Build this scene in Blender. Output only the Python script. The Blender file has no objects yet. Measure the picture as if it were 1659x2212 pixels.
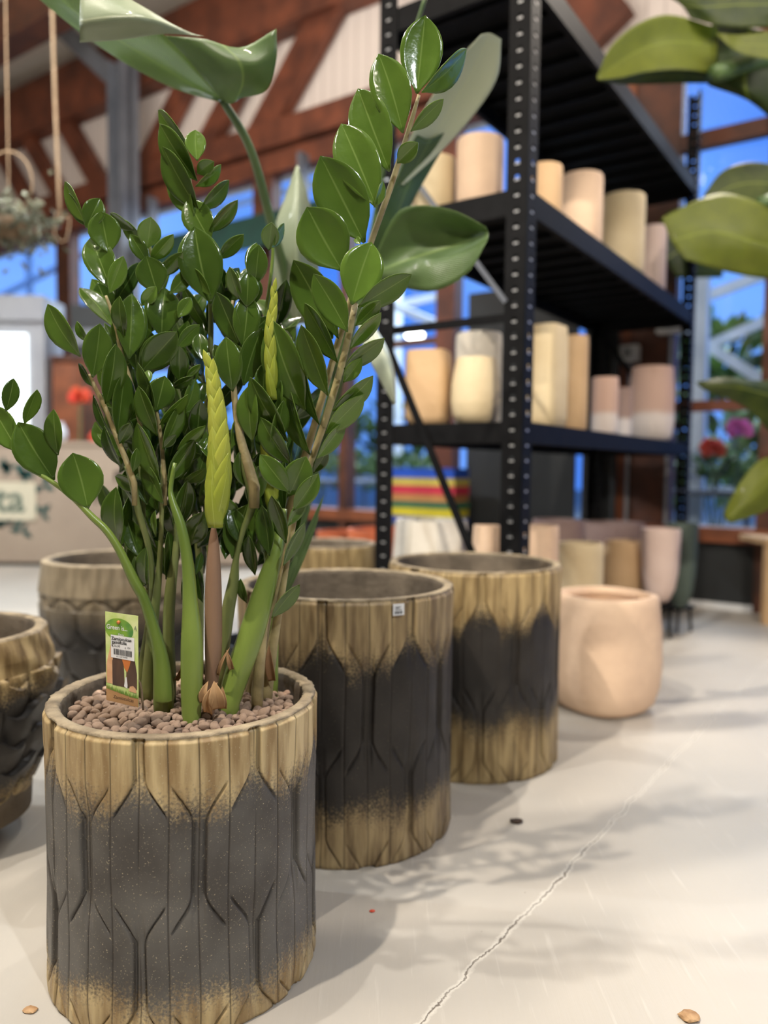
import bpy, bmesh, math, random
import numpy as np
from mathutils import Vector, Matrix, noise
random.seed(7)
S = bpy.context.scene
COL = S.collection

# ------------------------------------------------------------------ camera
FPX, CXP, CYP = 1650.0, 829.5, 1106.0
PITCH, ROLL = math.radians(3.33), math.radians(0.6)
CAM = Vector((0, 0, 0.8))
_f = Vector((0, math.cos(PITCH), -math.sin(PITCH)))
_u0 = Vector((0, math.sin(PITCH), math.cos(PITCH)))
_r0 = Vector((1, 0, 0))
_r = _r0*math.cos(ROLL) + _u0*math.sin(ROLL)
_u = -_r0*math.sin(ROLL) + _u0*math.cos(ROLL)
cam = bpy.data.cameras.new('camera')
camo = bpy.data.objects.new('camera', cam)
COL.objects.link(camo)
camo.matrix_world = Matrix(((_r.x, _u.x, -_f.x, CAM.x), (_r.y, _u.y, -_f.y, CAM.y), (_r.z, _u.z, -_f.z, CAM.z), (0, 0, 0, 1)))
cam.sensor_fit = 'VERTICAL'; cam.sensor_height = 36.0
cam.lens = FPX/2212*36.0
cam.clip_start = 0.05; cam.clip_end = 200
cam.dof.use_dof = True; cam.dof.focus_distance = 1.13
cam.dof.aperture_fstop = cam.lens/15.0
S.camera = camo
S.view_settings.view_transform = 'Standard'; S.view_settings.look = 'None'
S.view_settings.gamma = 1.0; S.view_settings.use_curve_mapping = False
S.view_settings.exposure = 0.0
S.cycles.max_bounces = 7; S.cycles.transparent_max_bounces = 12
S.cycles.sample_clamp_indirect = 4.0
S.cycles.use_denoising = True

# ------------------------------------------------------------------ world (blue dusk)
W = bpy.data.worlds.new('dusk'); S.world = W; W.use_nodes = True
wn = W.node_tree.nodes; wl = W.node_tree.links
bg = wn['Background']
tcw = wn.new('ShaderNodeTexCoord'); nzw = wn.new('ShaderNodeTexNoise'); nzw.inputs['Scale'].default_value = 3.0
crw = wn.new('ShaderNodeValToRGB')
crw.color_ramp.elements[0].color = (0.05, 0.18, 0.70, 1); crw.color_ramp.elements[0].position = .35
crw.color_ramp.elements[1].color = (0.20, 0.42, 0.98, 1); crw.color_ramp.elements[1].position = .7
wl.new(tcw.outputs['Generated'], nzw.inputs['Vector']); wl.new(nzw.outputs['Fac'], crw.inputs['Fac'])
wl.new(crw.outputs['Color'], bg.inputs['Color']); bg.inputs['Strength'].default_value = 1.45

# ------------------------------------------------------------------ lights
def spot(name, loc, target, power, color, angle=70, blend=.35, size=.03):
    l = bpy.data.lights.new(name, 'SPOT'); l.energy = power; l.color = color
    l.spot_size = math.radians(angle); l.spot_blend = blend; l.shadow_soft_size = size
    o = bpy.data.objects.new(name, l); COL.objects.link(o); o.location = loc
    d = Vector(target)-Vector(loc); o.rotation_euler = d.to_track_quat('-Z', 'Y').to_euler()
    return o
def area(name, loc, target, power, color, sx, sy):
    l = bpy.data.lights.new(name, 'AREA'); l.energy = power; l.color = color
    l.shape = 'RECTANGLE'; l.size = sx; l.size_y = sy
    o = bpy.data.objects.new(name, l); COL.objects.link(o); o.location = loc
    d = Vector(target)-Vector(loc); o.rotation_euler = d.to_track_quat('-Z', 'Y').to_euler()
    return o
WARM, NEUT, COOL = (1, .89, .76), (1, .95, .88), (.90, .95, 1)
spot('ceiling_spot_front_left', (-1.25, .15, 3.9), (.3, 2.0, 0), 430, WARM, 80, .3, .035)
spot('ceiling_spot_overhead', (-1.0, 1.1, 4.1), (-.2, 1.5, 0), 210, NEUT, 62, .25, .03)
spot('ceiling_spot_behind', (.9, -1.6, 3.8), (.6, 2.3, .3), 60, WARM, 60, .3, .05)
spot('ceiling_spot_side', (-3.6, 2.0, 3.2), (.8, 1.9, 0), 170, COOL, 60, .3, .03)
spot('ceiling_spot_back', (.5, 3.1, 4.3), (-.3, 1.4, .8), 120, NEUT, 60, .4, .06)
spot('ceiling_spot_left_hall', (-3.2, 3.4, 4.3), (-2.4, 5.0, 0), 700, COOL, 95, .4, .1)
spot('ceiling_spot_right_front', (1.5, -1.3, 3.2), (-.3, 1.3, .3), 260, COOL, 44, .4, .05)
spot('rack_accent_spot', (.9, -1.8, 2.35), (1.15, 3.0, .85), 420, WARM, 34, .5, .04)
area('hall_ambient_fill', (-1.5, 1.0, 4.6), (-1.5, 1.0, 0), 28, (1, .95, .9), 5, 5)  # unseen soft fill, added to raise the ambient level
area('ceiling_fill', (-1.8, 2.6, 2.9), (-2.6, 5.2, 5.0), 190, (1, .93, .86), 3, 2)  # unseen fill added to brighten the dark ceiling and boards
area('ceiling_fill_right', (2.2, 1.2, 3.2), (2.0, 3.4, 4.4), 110, (1, .92, .85), 2, 1.5)  # another added upward fill, for the right-hand ceiling
spot('ceiling_spot_window_side', (2.25, 4.1, 4.3), (.6, 1.5, 0), 400, WARM, 58, .3, .03)
area('nursery_fill', (1.5, 9.5, 4.2), (1.0, 8.5, 0), 900, (.9, .97, 1), 8, 4)  # fill added outside to brighten the nursery behind the glass

# ------------------------------------------------------------------ helpers
def ray(px, py):
    return _f*FPX + _r*(px-CXP) - _u*(py-CYP)
def P(px, py, Y):
    d = ray(px, py); return CAM + d*(Y/d.y)
def F(px, py, z=0.0):
    d = ray(px, py); return CAM + d*((z-CAM.z)/d.z)
TH = math.radians(34.5)
VA = Vector((math.sin(TH), math.cos(TH), 0)); VB = Vector((-math.cos(TH), math.sin(TH), 0))
def BW(a, b, z=0.0):
    return VA*a + VB*b + Vector((0, 0, z))
def onA(px, py, a):
    d = ray(px, py); t = a/d.dot(VA); p = CAM+d*t; return p.dot(VB), p.z, p.y
def onB(px, py, b):
    d = ray(px, py); t = b/d.dot(VB); p = CAM+d*t; return p.dot(VA), p.z, p.y

class MB:
    def __init__(s): s.v = []; s.f = []; s.m = []
    def add(s, vs, fs, mi=0):
        n = len(s.v); s.v += [tuple(v) for v in vs]; s.f += [tuple(i+n for i in f) for f in fs]; s.m += [mi]*len(fs); return s
    def hexa(s, c, mi=0):   # 8 corners: bottom 4 ccw, top 4
        return s.add(c, [(3, 2, 1, 0), (4, 5, 6, 7), (0, 1, 5, 4), (1, 2, 6, 5), (2, 3, 7, 6), (3, 0, 4, 7)], mi)
    def bb(s, a0, a1, b0, b1, z0, z1, mi=0):
        a0, a1 = min(a0, a1), max(a0, a1); b0, b1 = min(b0, b1), max(b0, b1)
        return s.hexa([BW(a, b, z) for z in (z0, z1) for a, b in ((a0, b0), (a1, b0), (a1, b1), (a0, b1))], mi)
    def box(s, x0, x1, y0, y1, z0, z1, mi=0):
        return s.hexa([(x, y, z) for z in (z0, z1) for x, y in ((x0, y0), (x1, y0), (x1, y1), (x0, y1))], mi)
    def bar(s, p, q, w, h, up=Vector((0, 0, 1)), mi=0):
        p = Vector(p); q = Vector(q); d = (q-p).normalized(); sd = d.cross(up)
        if sd.length < 1e-4: sd = d.cross(Vector((1, 0, 0)))
        sd.normalize(); u2 = sd.cross(d).normalized()
        c = []
        for e in (p, q):
            c += [e-sd*w/2-u2*h/2, e+sd*w/2-u2*h/2, e+sd*w/2+u2*h/2, e-sd*w/2+u2*h/2]
        return s.hexa(c, mi)
    def tube(s, pts, rad, n=10, mi=0, cap=True, flat=1.0):
        pts = [Vector(p) for p in pts]
        if not hasattr(rad, '__len__'): rad = [rad]*len(pts)
        n0 = len(s.v); prev = None
        for i, p in enumerate(pts):
            d = (pts[min(i+1, len(pts)-1)]-pts[max(i-1, 0)]).normalized()
            if prev is None:
                a = d.cross(Vector((0, 1, 0)) if abs(d.y) < .9 else Vector((1, 0, 0))).normalized()
            else:
                a = (prev - d*prev.dot(d)).normalized()
            prev = a; b = d.cross(a)
            for k in range(n):
                t = 2*math.pi*k/n
                s.v.append(tuple(p + (a*math.cos(t)+b*math.sin(t)*flat)*rad[i]))
        for i in range(len(pts)-1):
            for k in range(n):
                k2 = (k+1) % n
                s.f.append((n0+i*n+k, n0+i*n+k2, n0+(i+1)*n+k2, n0+(i+1)*n+k)); s.m.append(mi)
        if cap:
            s.f.append(tuple(n0+k for k in range(n))[::-1]); s.m.append(mi)
            e = n0+(len(pts)-1)*n
            s.f.append(tuple(e+k for k in range(n))); s.m.append(mi)
        return s
    def lathe(s, c, prof, n=48, mi=0, sq=None, facet=None, rot=0.0):
        """revolve (r,z); sq = superellipse exponent for rounded square sections; profile may start/end at r=0"""
        n0 = len(s.v); c = Vector(c)
        for r, z in prof:
            for k in range(n):
                t = 2*math.pi*k/n
                q = 1.0
                if sq: q = 1.0/((abs(math.cos(t))**sq+abs(math.sin(t))**sq)**(1.0/sq))
                if facet:
                    w = math.pi/facet; q *= math.cos(w)/math.cos(((t+w) % (2*w))-w)
                s.v.append((c.x+r*q*math.cos(t+rot), c.y+r*q*math.sin(t+rot), c.z+z))
        for i in range(len(prof)-1):
            for k in range(n):
                k2 = (k+1) % n
                s.f.append((n0+i*n+k, n0+i*n+k2, n0+(i+1)*n+k2, n0+(i+1)*n+k)); s.m.append(mi)
        s.f.append(tuple(n0+k for k in range(n))[::-1]); s.m.append(mi)
        e = n0+(len(prof)-1)*n
        s.f.append(tuple(e+k for k in range(n))); s.m.append(mi)
        return s
    def mesh(s, name, mats, origin=(0, 0, 0), smooth=False):
        o = Vector(origin)
        me = bpy.data.meshes.new(name)
        me.from_pydata([(v[0]-o.x, v[1]-o.y, v[2]-o.z) for v in s.v], [], s.f)
        for m in (mats if isinstance(mats, (list, tuple)) else [mats]): me.materials.append(m)
        me.polygons.foreach_set('material_index', s.m)
        if smooth: me.polygons.foreach_set('use_smooth', [True]*len(me.polygons))
        me.update(); return me
    def build(s, name, mats, parent=None, origin=None, smooth=False, auto=None):
        if parent is not None: org = world_loc(parent)
        elif origin is not None: org = Vector(origin)
        else: org = Vector((0, 0, 0))
        me = s.mesh(name, mats, org, smooth)
        o = bpy.data.objects.new(name, me); COL.objects.link(o)
        if parent is not None: o.parent = parent
        else: o.location = org
        if auto: autosmooth(me, auto)
        return o
def autosmooth(me, deg=35):
    bm = bmesh.new(); bm.from_mesh(me)
    for f in bm.faces: f.smooth = True
    for e in bm.edges:
        if len(e.link_faces) == 2 and e.calc_face_angle(0) > math.radians(deg): e.smooth = False
    bm.to_mesh(me); bm.free()
def world_loc(o):
    l = Vector((0, 0, 0))
    while o is not None: l += o.location; o = o.parent
    return l
def tag(o, label=None, cat=None, group=None, kind=None):
    if label: o['label'] = label
    if cat: o['category'] = cat
    if group: o['group'] = group
    if kind: o['kind'] = kind
    return o
def empty(name, loc, label=None, cat=None, group=None):
    o = bpy.data.objects.new(name, None); COL.objects.link(o); o.location = loc; o.empty_display_size = .05
    return tag(o, label, cat, group)
def struct(name, mb, m, smooth=False):
    return tag(mb.build(name, m, smooth=smooth), kind='structure')
def cr(pts, n):     # Catmull-Rom through tuples
    pts = [tuple(p) for p in pts]; out = []
    q = [tuple(2*a-b for a, b in zip(pts[0], pts[1]))]+pts+[tuple(2*a-b for a, b in zip(pts[-1], pts[-2]))]
    m = len(pts)-1
    for i in range(n+1):
        t = i/n*m; k = min(int(t), m-1); t -= k
        p0, p1, p2, p3 = q[k:k+4]
        out.append(tuple(.5*(2*b+(c-a)*t+(2*a-5*b+4*c-d)*t*t+(3*b-a-3*c+d)*t**3) for a, b, c, d in zip(p0, p1, p2, p3)))
    return out

# ------------------------------------------------------------------ materials
def srgb(r, g, b):
    f = lambda c: (c/255/12.92 if c/255 <= .04045 else ((c/255+.055)/1.055)**2.4)
    return (f(r), f(g), f(b), 1)
def new_mat(name):
    m = bpy.data.materials.new(name); m.use_nodes = True
    nt = m.node_tree; b = nt.nodes['Principled BSDF']; return m, nt, b
def mat(name, c, rough=.6, metal=0, c2=None, scale=8, bump=0, bscale=None, spec=.5, coat=0, emis=0, stretch=None, detail=6):
    m, nt, b = new_mat(name); N = nt.nodes; L = nt.links
    b.inputs['Base Color'].default_value = c; b.inputs['Roughness'].default_value = rough
    b.inputs['Metallic'].default_value = metal; b.inputs['Specular IOR Level'].default_value = spec
    b.inputs['Coat Weight'].default_value = coat; b.inputs['Coat Roughness'].default_value = .12
    if emis:
        b.inputs['Emission Color'].default_value = c; b.inputs['Emission Strength'].default_value = emis
    tc = N.new('ShaderNodeTexCoord'); mp = N.new('ShaderNodeMapping'); L.new(tc.outputs['Object'], mp.inputs[0])
    if stretch: mp.inputs['Scale'].default_value = stretch
    if c2:
        nz = N.new('ShaderNodeTexNoise'); nz.inputs['Scale'].default_value = scale; nz.inputs['Detail'].default_value = detail
        r = N.new('ShaderNodeValToRGB'); r.color_ramp.elements[0].color = c; r.color_ramp.elements[1].color = c2
        r.color_ramp.elements[0].position = .35; r.color_ramp.elements[1].position = .65
        L.new(mp.outputs[0], nz.inputs['Vector']); L.new(nz.outputs['Fac'], r.inputs['Fac']); L.new(r.outputs['Color'], b.inputs['Base Color'])
    if bump:
        nz2 = N.new('ShaderNodeTexNoise'); nz2.inputs['Scale'].default_value = bscale or scale*4; nz2.inputs['Detail'].default_value = 8
        bp = N.new('ShaderNodeBump'); bp.inputs['Strength'].default_value = bump; bp.inputs['Distance'].default_value = .01
        L.new(mp.outputs[0], nz2.inputs['Vector']); L.new(nz2.outputs['Fac'], bp.inputs['Height']); L.new(bp.outputs['Normal'], b.inputs['Normal'])
    return m

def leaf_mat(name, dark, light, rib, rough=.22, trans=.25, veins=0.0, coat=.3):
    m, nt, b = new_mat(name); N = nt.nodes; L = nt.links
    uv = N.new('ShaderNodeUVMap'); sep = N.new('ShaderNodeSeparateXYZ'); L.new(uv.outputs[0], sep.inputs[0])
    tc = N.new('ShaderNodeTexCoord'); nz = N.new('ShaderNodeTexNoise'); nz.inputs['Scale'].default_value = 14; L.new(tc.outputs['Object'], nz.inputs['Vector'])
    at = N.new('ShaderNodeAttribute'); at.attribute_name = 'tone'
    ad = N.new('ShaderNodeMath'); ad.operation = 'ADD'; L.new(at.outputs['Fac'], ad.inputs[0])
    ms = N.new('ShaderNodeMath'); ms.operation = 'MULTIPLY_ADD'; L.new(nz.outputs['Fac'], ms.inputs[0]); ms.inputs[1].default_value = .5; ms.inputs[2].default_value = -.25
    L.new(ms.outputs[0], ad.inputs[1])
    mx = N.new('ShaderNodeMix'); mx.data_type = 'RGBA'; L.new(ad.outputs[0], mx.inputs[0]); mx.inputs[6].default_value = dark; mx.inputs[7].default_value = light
    # midrib and edge
    d = N.new('ShaderNodeMath'); d.operation = 'SUBTRACT'; L.new(sep.outputs[0], d.inputs[0]); d.inputs[1].default_value = .5
    a = N.new('ShaderNodeMath'); a.operation = 'ABSOLUTE'; L.new(d.outputs[0], a.inputs[0])
    r = N.new('ShaderNodeValToRGB'); e = r.color_ramp.elements
    e[0].position = 0; e[0].color = (.55, .55, .55, 1); e[1].position = .03; e[1].color = (0, 0, 0, 1)
    x = r.color_ramp.elements.new(.485); x.color = (0, 0, 0, 1); x = r.color_ramp.elements.new(.5); x.color = (.35, .35, .35, 1)
    L.new(a.outputs[0], r.inputs['Fac'])
    mx2 = N.new('ShaderNodeMix'); mx2.data_type = 'RGBA'; L.new(r.outputs['Color'], mx2.inputs[0]); L.new(mx.outputs[2], mx2.inputs[6]); mx2.inputs[7].default_value = rib
    L.new(mx2.outputs[2], b.inputs['Base Color'])
    b.inputs['Roughness'].default_value = rough; b.inputs['Coat Weight'].default_value = coat; b.inputs['Coat Roughness'].default_value = .08
    # vein waves
    if veins:
        y = N.new('ShaderNodeMath'); y.operation = 'MULTIPLY_ADD'; L.new(a.outputs[0], y.inputs[0]); y.inputs[1].default_value = -.9; L.new(sep.outputs[1], y.inputs[2])
        s = N.new('ShaderNodeMath'); s.operation = 'MULTIPLY'; L.new(y.outputs[0], s.inputs[0]); s.inputs[1].default_value = veins
        si = N.new('ShaderNodeMath'); si.operation = 'SINE'; L.new(s.outputs[0], si.inputs[0])
        bp = N.new('ShaderNodeBump'); bp.inputs['Strength'].default_value = .3; bp.inputs['Distance'].default_value = .002
        L.new(si.outputs[0], bp.inputs['Height']); L.new(bp.outputs['Normal'], b.inputs['Normal'])
    else:
        nz2 = N.new('ShaderNodeTexNoise'); nz2.inputs['Scale'].default_value = 90; L.new(tc.outputs['Object'], nz2.inputs['Vector'])
        bp = N.new('ShaderNodeBump'); bp.inputs['Strength'].default_value = .12; bp.inputs['Distance'].default_value = .004
        L.new(nz2.outputs['Fac'], bp.inputs['Height']); L.new(bp.outputs['Normal'], b.inputs['Normal'])
    tr = N.new('ShaderNodeBsdfTranslucent'); mxs = N.new('ShaderNodeMixShader'); mxs.inputs[0].default_value = trans
    g = N.new('ShaderNodeMix'); g.data_type = 'RGBA'; g.blend_type = 'MULTIPLY'; g.inputs[0].default_value = 1; g.inputs[7].default_value = (1.5, 1.75, .55, 1)
    L.new(mx2.outputs[2], g.inputs[6]); L.new(g.outputs[2], tr.inputs['Color'])
    L.new(b.outputs[0], mxs.inputs[1]); L.new(tr.outputs[0], mxs.inputs[2]); L.new(mxs.outputs[0], N['Material Output'].inputs['Surface'])
    return m

M = {}
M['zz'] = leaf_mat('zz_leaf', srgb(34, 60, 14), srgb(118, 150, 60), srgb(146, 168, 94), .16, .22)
M['zzy'] = leaf_mat('young_leaf', srgb(150, 164, 52), srgb(206, 206, 96), srgb(214, 220, 130), .35, .3)
M['strel'] = leaf_mat('strelitzia_leaf', srgb(58, 84, 40), srgb(132, 156, 100), srgb(150, 170, 100), .38, .28, 260, .05)
M['strelp'] = leaf_mat('strelitzia_pale', srgb(134, 146, 116), srgb(196, 204, 180), srgb(206, 212, 176), .35, .08, 260, .15)
M['banana'] = leaf_mat('banana_leaf', srgb(40, 60, 18), srgb(126, 134, 48), srgb(150, 160, 70), .4, .4, 200, .05)
M['outleaf'] = leaf_mat('outdoor_leaf', srgb(30, 60, 30), srgb(110, 140, 70), srgb(120, 150, 80), .5, .3)
M['stem_green'] = mat('green_petiole', srgb(88, 110, 42), .35, c2=srgb(132, 152, 70), scale=9, coat=.15, stretch=(1, 1, .25))
M['stem_olive'] = mat('olive_petiole', srgb(98, 110, 58), .4, c2=srgb(134, 138, 84), scale=14, stretch=(1, 1, .3), bump=.15, bscale=60)
M['stem_tan'] = mat('tan_rachis', srgb(132, 118, 80), .5, c2=srgb(176, 160, 112), scale=24, bump=.2, bscale=70)
M['stem_purple'] = mat('purple_shoot', srgb(104, 74, 66), .45, c2=srgb(142, 112, 88), scale=10, stretch=(1, 1, .12), bump=.15, bscale=60)
M['husk'] = mat('dry_husk', srgb(150, 112, 74), .75, c2=srgb(196, 160, 118), scale=40, stretch=(1, 1, .15), bump=.4, bscale=90)
M['strel_stem'] = mat('strelitzia_petiole', srgb(56, 84, 46), .45, c2=srgb(92, 116, 66), scale=6, stretch=(1, 1, .2))
M['soil'] = mat('soil', srgb(38, 30, 24), .95, c2=srgb(66, 50, 38), scale=60, bump=.8, bscale=90)
M['wood'] = mat('stained_timber', srgb(78, 40, 25), .6, c2=srgb(112, 60, 38), scale=5, stretch=(1, 1, 1), bump=.15, bscale=30)
M['wood_dark'] = mat('dark_timber', srgb(62, 34, 22), .55, c2=srgb(90, 50, 30), scale=6, bump=.1, bscale=30)
M['wood_orange'] = mat('orange_timber', srgb(104, 58, 34), .5, c2=srgb(134, 76, 44), scale=6, bump=.1, bscale=30)
M['ceil'] = mat('ceiling_paint', srgb(214, 204, 188), .85, c2=srgb(198, 188, 174), scale=1.2)
M['steel'] = mat('grey_steel', srgb(112, 116, 124), .5, .3, c2=srgb(96, 100, 108), scale=4)
M['silver'] = mat('galvanised', srgb(176, 178, 182), .35, .7, c2=srgb(140, 144, 150), scale=12)
M['white_steel'] = mat('white_steel', srgb(214, 220, 224), .5, c2=srgb(196, 204, 210), scale=5)
M['black'] = mat('black_enamel', srgb(13, 13, 14), .6, .0, c2=srgb(20, 20, 21), scale=20, spec=.12)
M['rackhole'] = mat('rack_hole_rim', srgb(190, 190, 190), .35, .5)
M['blackpanel'] = mat('black_panel', srgb(24, 27, 28), .6, c2=srgb(30, 34, 36), scale=6)
M['awning'] = mat('green_canvas', srgb(5, 42, 34), .85, c2=srgb(7, 50, 40), scale=8)
M['card'] = mat('beige_board', srgb(172, 156, 138), .7, c2=srgb(160, 144, 128), scale=2)
M['cream'] = mat('cream_plaque', srgb(214, 208, 184), .6, c2=srgb(206, 200, 176), scale=4)
M['teal'] = mat('teal_print', srgb(16, 82, 78), .6, c2=srgb(30, 60, 60), scale=8)
M['blackink'] = mat('black_ink', srgb(14, 14, 14), .5)
M['greyink'] = mat('grey_green_ink', srgb(104, 118, 104), .6)
M['white'] = mat('white_paint', srgb(226, 228, 228), .5, c2=srgb(214, 216, 218), scale=3)
M['greybox'] = mat('grey_cabinet', srgb(150, 152, 156), .6, c2=srgb(136, 138, 144), scale=3)
M['screen'] = mat('lit_panel', (.85, .95, 1, 1), .5, emis=1.6)
M['lampglow'] = mat('lamp_glow', (1, .95, .85, 1), .5, emis=14)
M['red'] = mat('red_petal', srgb(200, 50, 40), .6, c2=srgb(220, 90, 50), scale=8)
M['magenta'] = mat('magenta_petal', srgb(190, 60, 150), .6, c2=srgb(210, 90, 170), scale=8)
M['rope'] = mat('rope', srgb(112, 94, 72), .9, c2=srgb(132, 112, 88), scale=30)
M['terracotta'] = mat('terracotta', srgb(168, 84, 48), .7, c2=srgb(184, 96, 56), scale=8)
M['ground'] = mat('outdoor_ground', srgb(96, 100, 96), .8, c2=srgb(124, 128, 124), scale=2)

def stone(name, c, c2, tip=None):
    return mat(name, srgb(*c), .75, c2=srgb(*c2), scale=7, bump=.25, bscale=45)
M['st_cream'] = stone('cream_stone', (226, 208, 170), (214, 194, 154))
M['st_white'] = stone('white_stone', (226, 220, 206), (212, 204, 190))
M['st_tan'] = stone('tan_stone', (214, 180, 138), (202, 168, 126))
M['st_peach'] = stone('peach_stone', (228, 198, 168), (216, 186, 158))
M['st_pink'] = stone('pink_stone', (216, 194, 184), (206, 182, 172))
M['st_mauve'] = stone('mauve_stone', (150, 126, 118), (136, 112, 106))
M['st_grey'] = stone('green_grey_stone', (78, 92, 84), (66, 78, 72))

# stone with the light on its lower part painted in as a white band
def lit_base(name, top, bot, frac):
    m, nt, b = new_mat(name); N = nt.nodes; L = nt.links
    tc = N.new('ShaderNodeTexCoord'); sp = N.new('ShaderNodeSeparateXYZ'); L.new(tc.outputs['Generated'], sp.inputs[0])
    nz = N.new('ShaderNodeTexNoise'); nz.inputs['Scale'].default_value = 8; L.new(tc.outputs['Object'], nz.inputs['Vector'])
    ad = N.new('ShaderNodeMath'); ad.operation = 'MULTIPLY_ADD'; L.new(nz.outputs['Fac'], ad.inputs[0]); ad.inputs[1].default_value = .1; L.new(sp.outputs[2], ad.inputs[2])
    r = N.new('ShaderNodeValToRGB'); r.color_ramp.elements[0].color = srgb(*bot); r.color_ramp.elements[1].color = srgb(*top)
    r.color_ramp.elements[0].position = frac; r.color_ramp.elements[1].position = frac+.08
    L.new(ad.outputs[0], r.inputs['Fac']); L.new(r.outputs['Color'], b.inputs['Base Color']); b.inputs['Roughness'].default_value = .75
    return m
M['st_pinklit'] = lit_base('pink_lit_base', (206, 172, 154), (226, 214, 206), .38)
M['st_mauvelit'] = lit_base('mauve_lit_base', (166, 140, 130), (222, 214, 210), .38)

# wood effect glazed pot: tan top and bottom, charcoal middle, pale speckle
def log_mat(name, tan1, tan2, dark1, dark2, edges, speckle=.8, seams=True):
    m, nt, b = new_mat(name); N = nt.nodes; L = nt.links
    tc = N.new('ShaderNodeTexCoord'); sp = N.new('ShaderNodeSeparateXYZ'); L.new(tc.outputs['Generated'], sp.inputs[0])
    n1 = N.new('ShaderNodeTexNoise'); n1.inputs['Scale'].default_value = 9; n1.inputs['Detail'].default_value = 4; L.new(tc.outputs['Object'], n1.inputs['Vector'])
    n2 = N.new('ShaderNodeTexNoise'); n2.inputs['Scale'].default_value = 260; n2.inputs['Detail'].default_value = 2; L.new(tc.outputs['Object'], n2.inputs['Vector'])
    a1 = N.new('ShaderNodeMath'); a1.operation = 'MULTIPLY_ADD'; L.new(n1.outputs['Fac'], a1.inputs[0]); a1.inputs[1].default_value = .16; L.new(sp.outputs[2], a1.inputs[2])
    a2 = N.new('ShaderNodeMath'); a2.operation = 'MULTIPLY_ADD'; L.new(n2.outputs['Fac'], a2.inputs[0]); a2.inputs[1].default_value = .22; L.new(a1.outputs[0], a2.inputs[2])
    a3 = N.new('ShaderNodeMath'); a3.operation = 'SUBTRACT'; L.new(a2.outputs[0], a3.inputs[0]); a3.inputs[1].default_value = .19
    gl = N.new('ShaderNodeAttribute'); gl.attribute_name = 'glaze'; a4 = N.new('ShaderNodeMath'); a4.operation = 'ADD'; L.new(a3.outputs[0], a4.inputs[0]); L.new(gl.outputs['Fac'], a4.inputs[1]); a3 = a4
    z = N.new('ShaderNodeValToRGB'); z.color_ramp.interpolation = 'EASE'
    e = z.color_ramp.elements; e[0].position = edges[0]; e[0].color = (0, 0, 0, 1); e[1].position = edges[1]; e[1].color = (1, 1, 1, 1)
    x = e.new(edges[2]); x.color = (1, 1, 1, 1); x = e.new(edges[3]); x.color = (0, 0, 0, 1)
    L.new(a3.outputs[0], z.inputs['Fac'])
    mp = N.new('ShaderNodeMapping'); mp.inputs['Scale'].default_value = (1, 1, .12); L.new(tc.outputs['Object'], mp.inputs[0])
    n3 = N.new('ShaderNodeTexNoise'); n3.inputs['Scale'].default_value = 55; n3.inputs['Detail'].default_value = 6; L.new(mp.outputs[0], n3.inputs['Vector'])
    r1 = N.new('ShaderNodeValToRGB'); r1.color_ramp.elements[0].color = srgb(*tan1); r1.color_ramp.elements[1].color = srgb(*tan2)
    r1.color_ramp.elements[0].position = .36; r1.color_ramp.elements[1].position = .62; L.new(n3.outputs['Fac'], r1.inputs['Fac'])
    r2 = N.new('ShaderNodeValToRGB'); r2.color_ramp.elements[0].color = srgb(*dark1); r2.color_ramp.elements[1].color = srgb(*dark2)
    r2.color_ramp.elements[0].position = .35; r2.color_ramp.elements[1].position = .65; L.new(n1.outputs['Fac'], r2.inputs['Fac'])
    mx = N.new('ShaderNodeMix'); mx.data_type = 'RGBA'; L.new(z.outputs['Color'], mx.inputs[0]); L.new(r1.outputs['Color'], mx.inputs[6]); L.new(r2.outputs['Color'], mx.inputs[7])
    # pale specks sprayed over the dark glaze
    n4 = N.new('ShaderNodeTexNoise'); n4.inputs['Scale'].default_value = 420; n4.inputs['Detail'].default_value = 3; L.new(tc.outputs['Object'], n4.inputs['Vector'])
    r4 = N.new('ShaderNodeValToRGB'); r4.color_ramp.elements[0].position = .70-.06*speckle; r4.color_ramp.elements[0].color = (0, 0, 0, 1); r4.color_ramp.elements[1].position = .75-.06*speckle; r4.color_ramp.elements[1].color = (speckle,)*3+(1,)
    L.new(n4.outputs['Fac'], r4.inputs['Fac'])
    mx3 = N.new('ShaderNodeMix'); mx3.data_type = 'RGBA'; L.new(r4.outputs['Color'], mx3.inputs[0]); L.new(mx.outputs[2], mx3.inputs[6]); mx3.inputs[7].default_value = srgb(190, 176, 146)
    # thin dark painted plank joints (a pattern line of its own)
    at = N.new('ShaderNodeAttribute'); at.attribute_name = 'seam'
    mx4 = N.new('ShaderNodeMix'); mx4.data_type = 'RGBA'; L.new(at.outputs['Fac'], mx4.inputs[0]); L.new(mx3.outputs[2], mx4.inputs[6]); mx4.inputs[7].default_value = srgb(36, 28, 22)
    L.new(mx4.outputs[2], b.inputs['Base Color']); b.inputs['Roughness'].default_value = .48; b.inputs['Specular IOR Level'].default_value = .4
    bp = N.new('ShaderNodeBump'); bp.inputs['Strength'].default_value = .25; bp.inputs['Distance'].default_value = .003
    L.new(n3.outputs['Fac'], bp.inputs['Height']); L.new(bp.outputs['Normal'], b.inputs['Normal'])
    return m
M['log1'] = log_mat('glazed_log_pale', (150, 124, 84), (202, 180, 134), (74, 70, 66), (102, 99, 94), (.07, .21, .72, .87))
M['log2'] = log_mat('glazed_log_dark', (112, 92, 64), (168, 146, 106), (34, 31, 28), (50, 46, 42), (.16, .28, .72, .86), .3)
M['log3'] = log_mat('glazed_log_honey', (124, 102, 66), (180, 156, 110), (34, 31, 28), (50, 46, 42), (.20, .36, .70, .84), .25)
M['rim'] = mat('pot_rim', srgb(124, 110, 88), .8, c2=srgb(168, 152, 124), scale=22, bump=.5, bscale=70)
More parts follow.
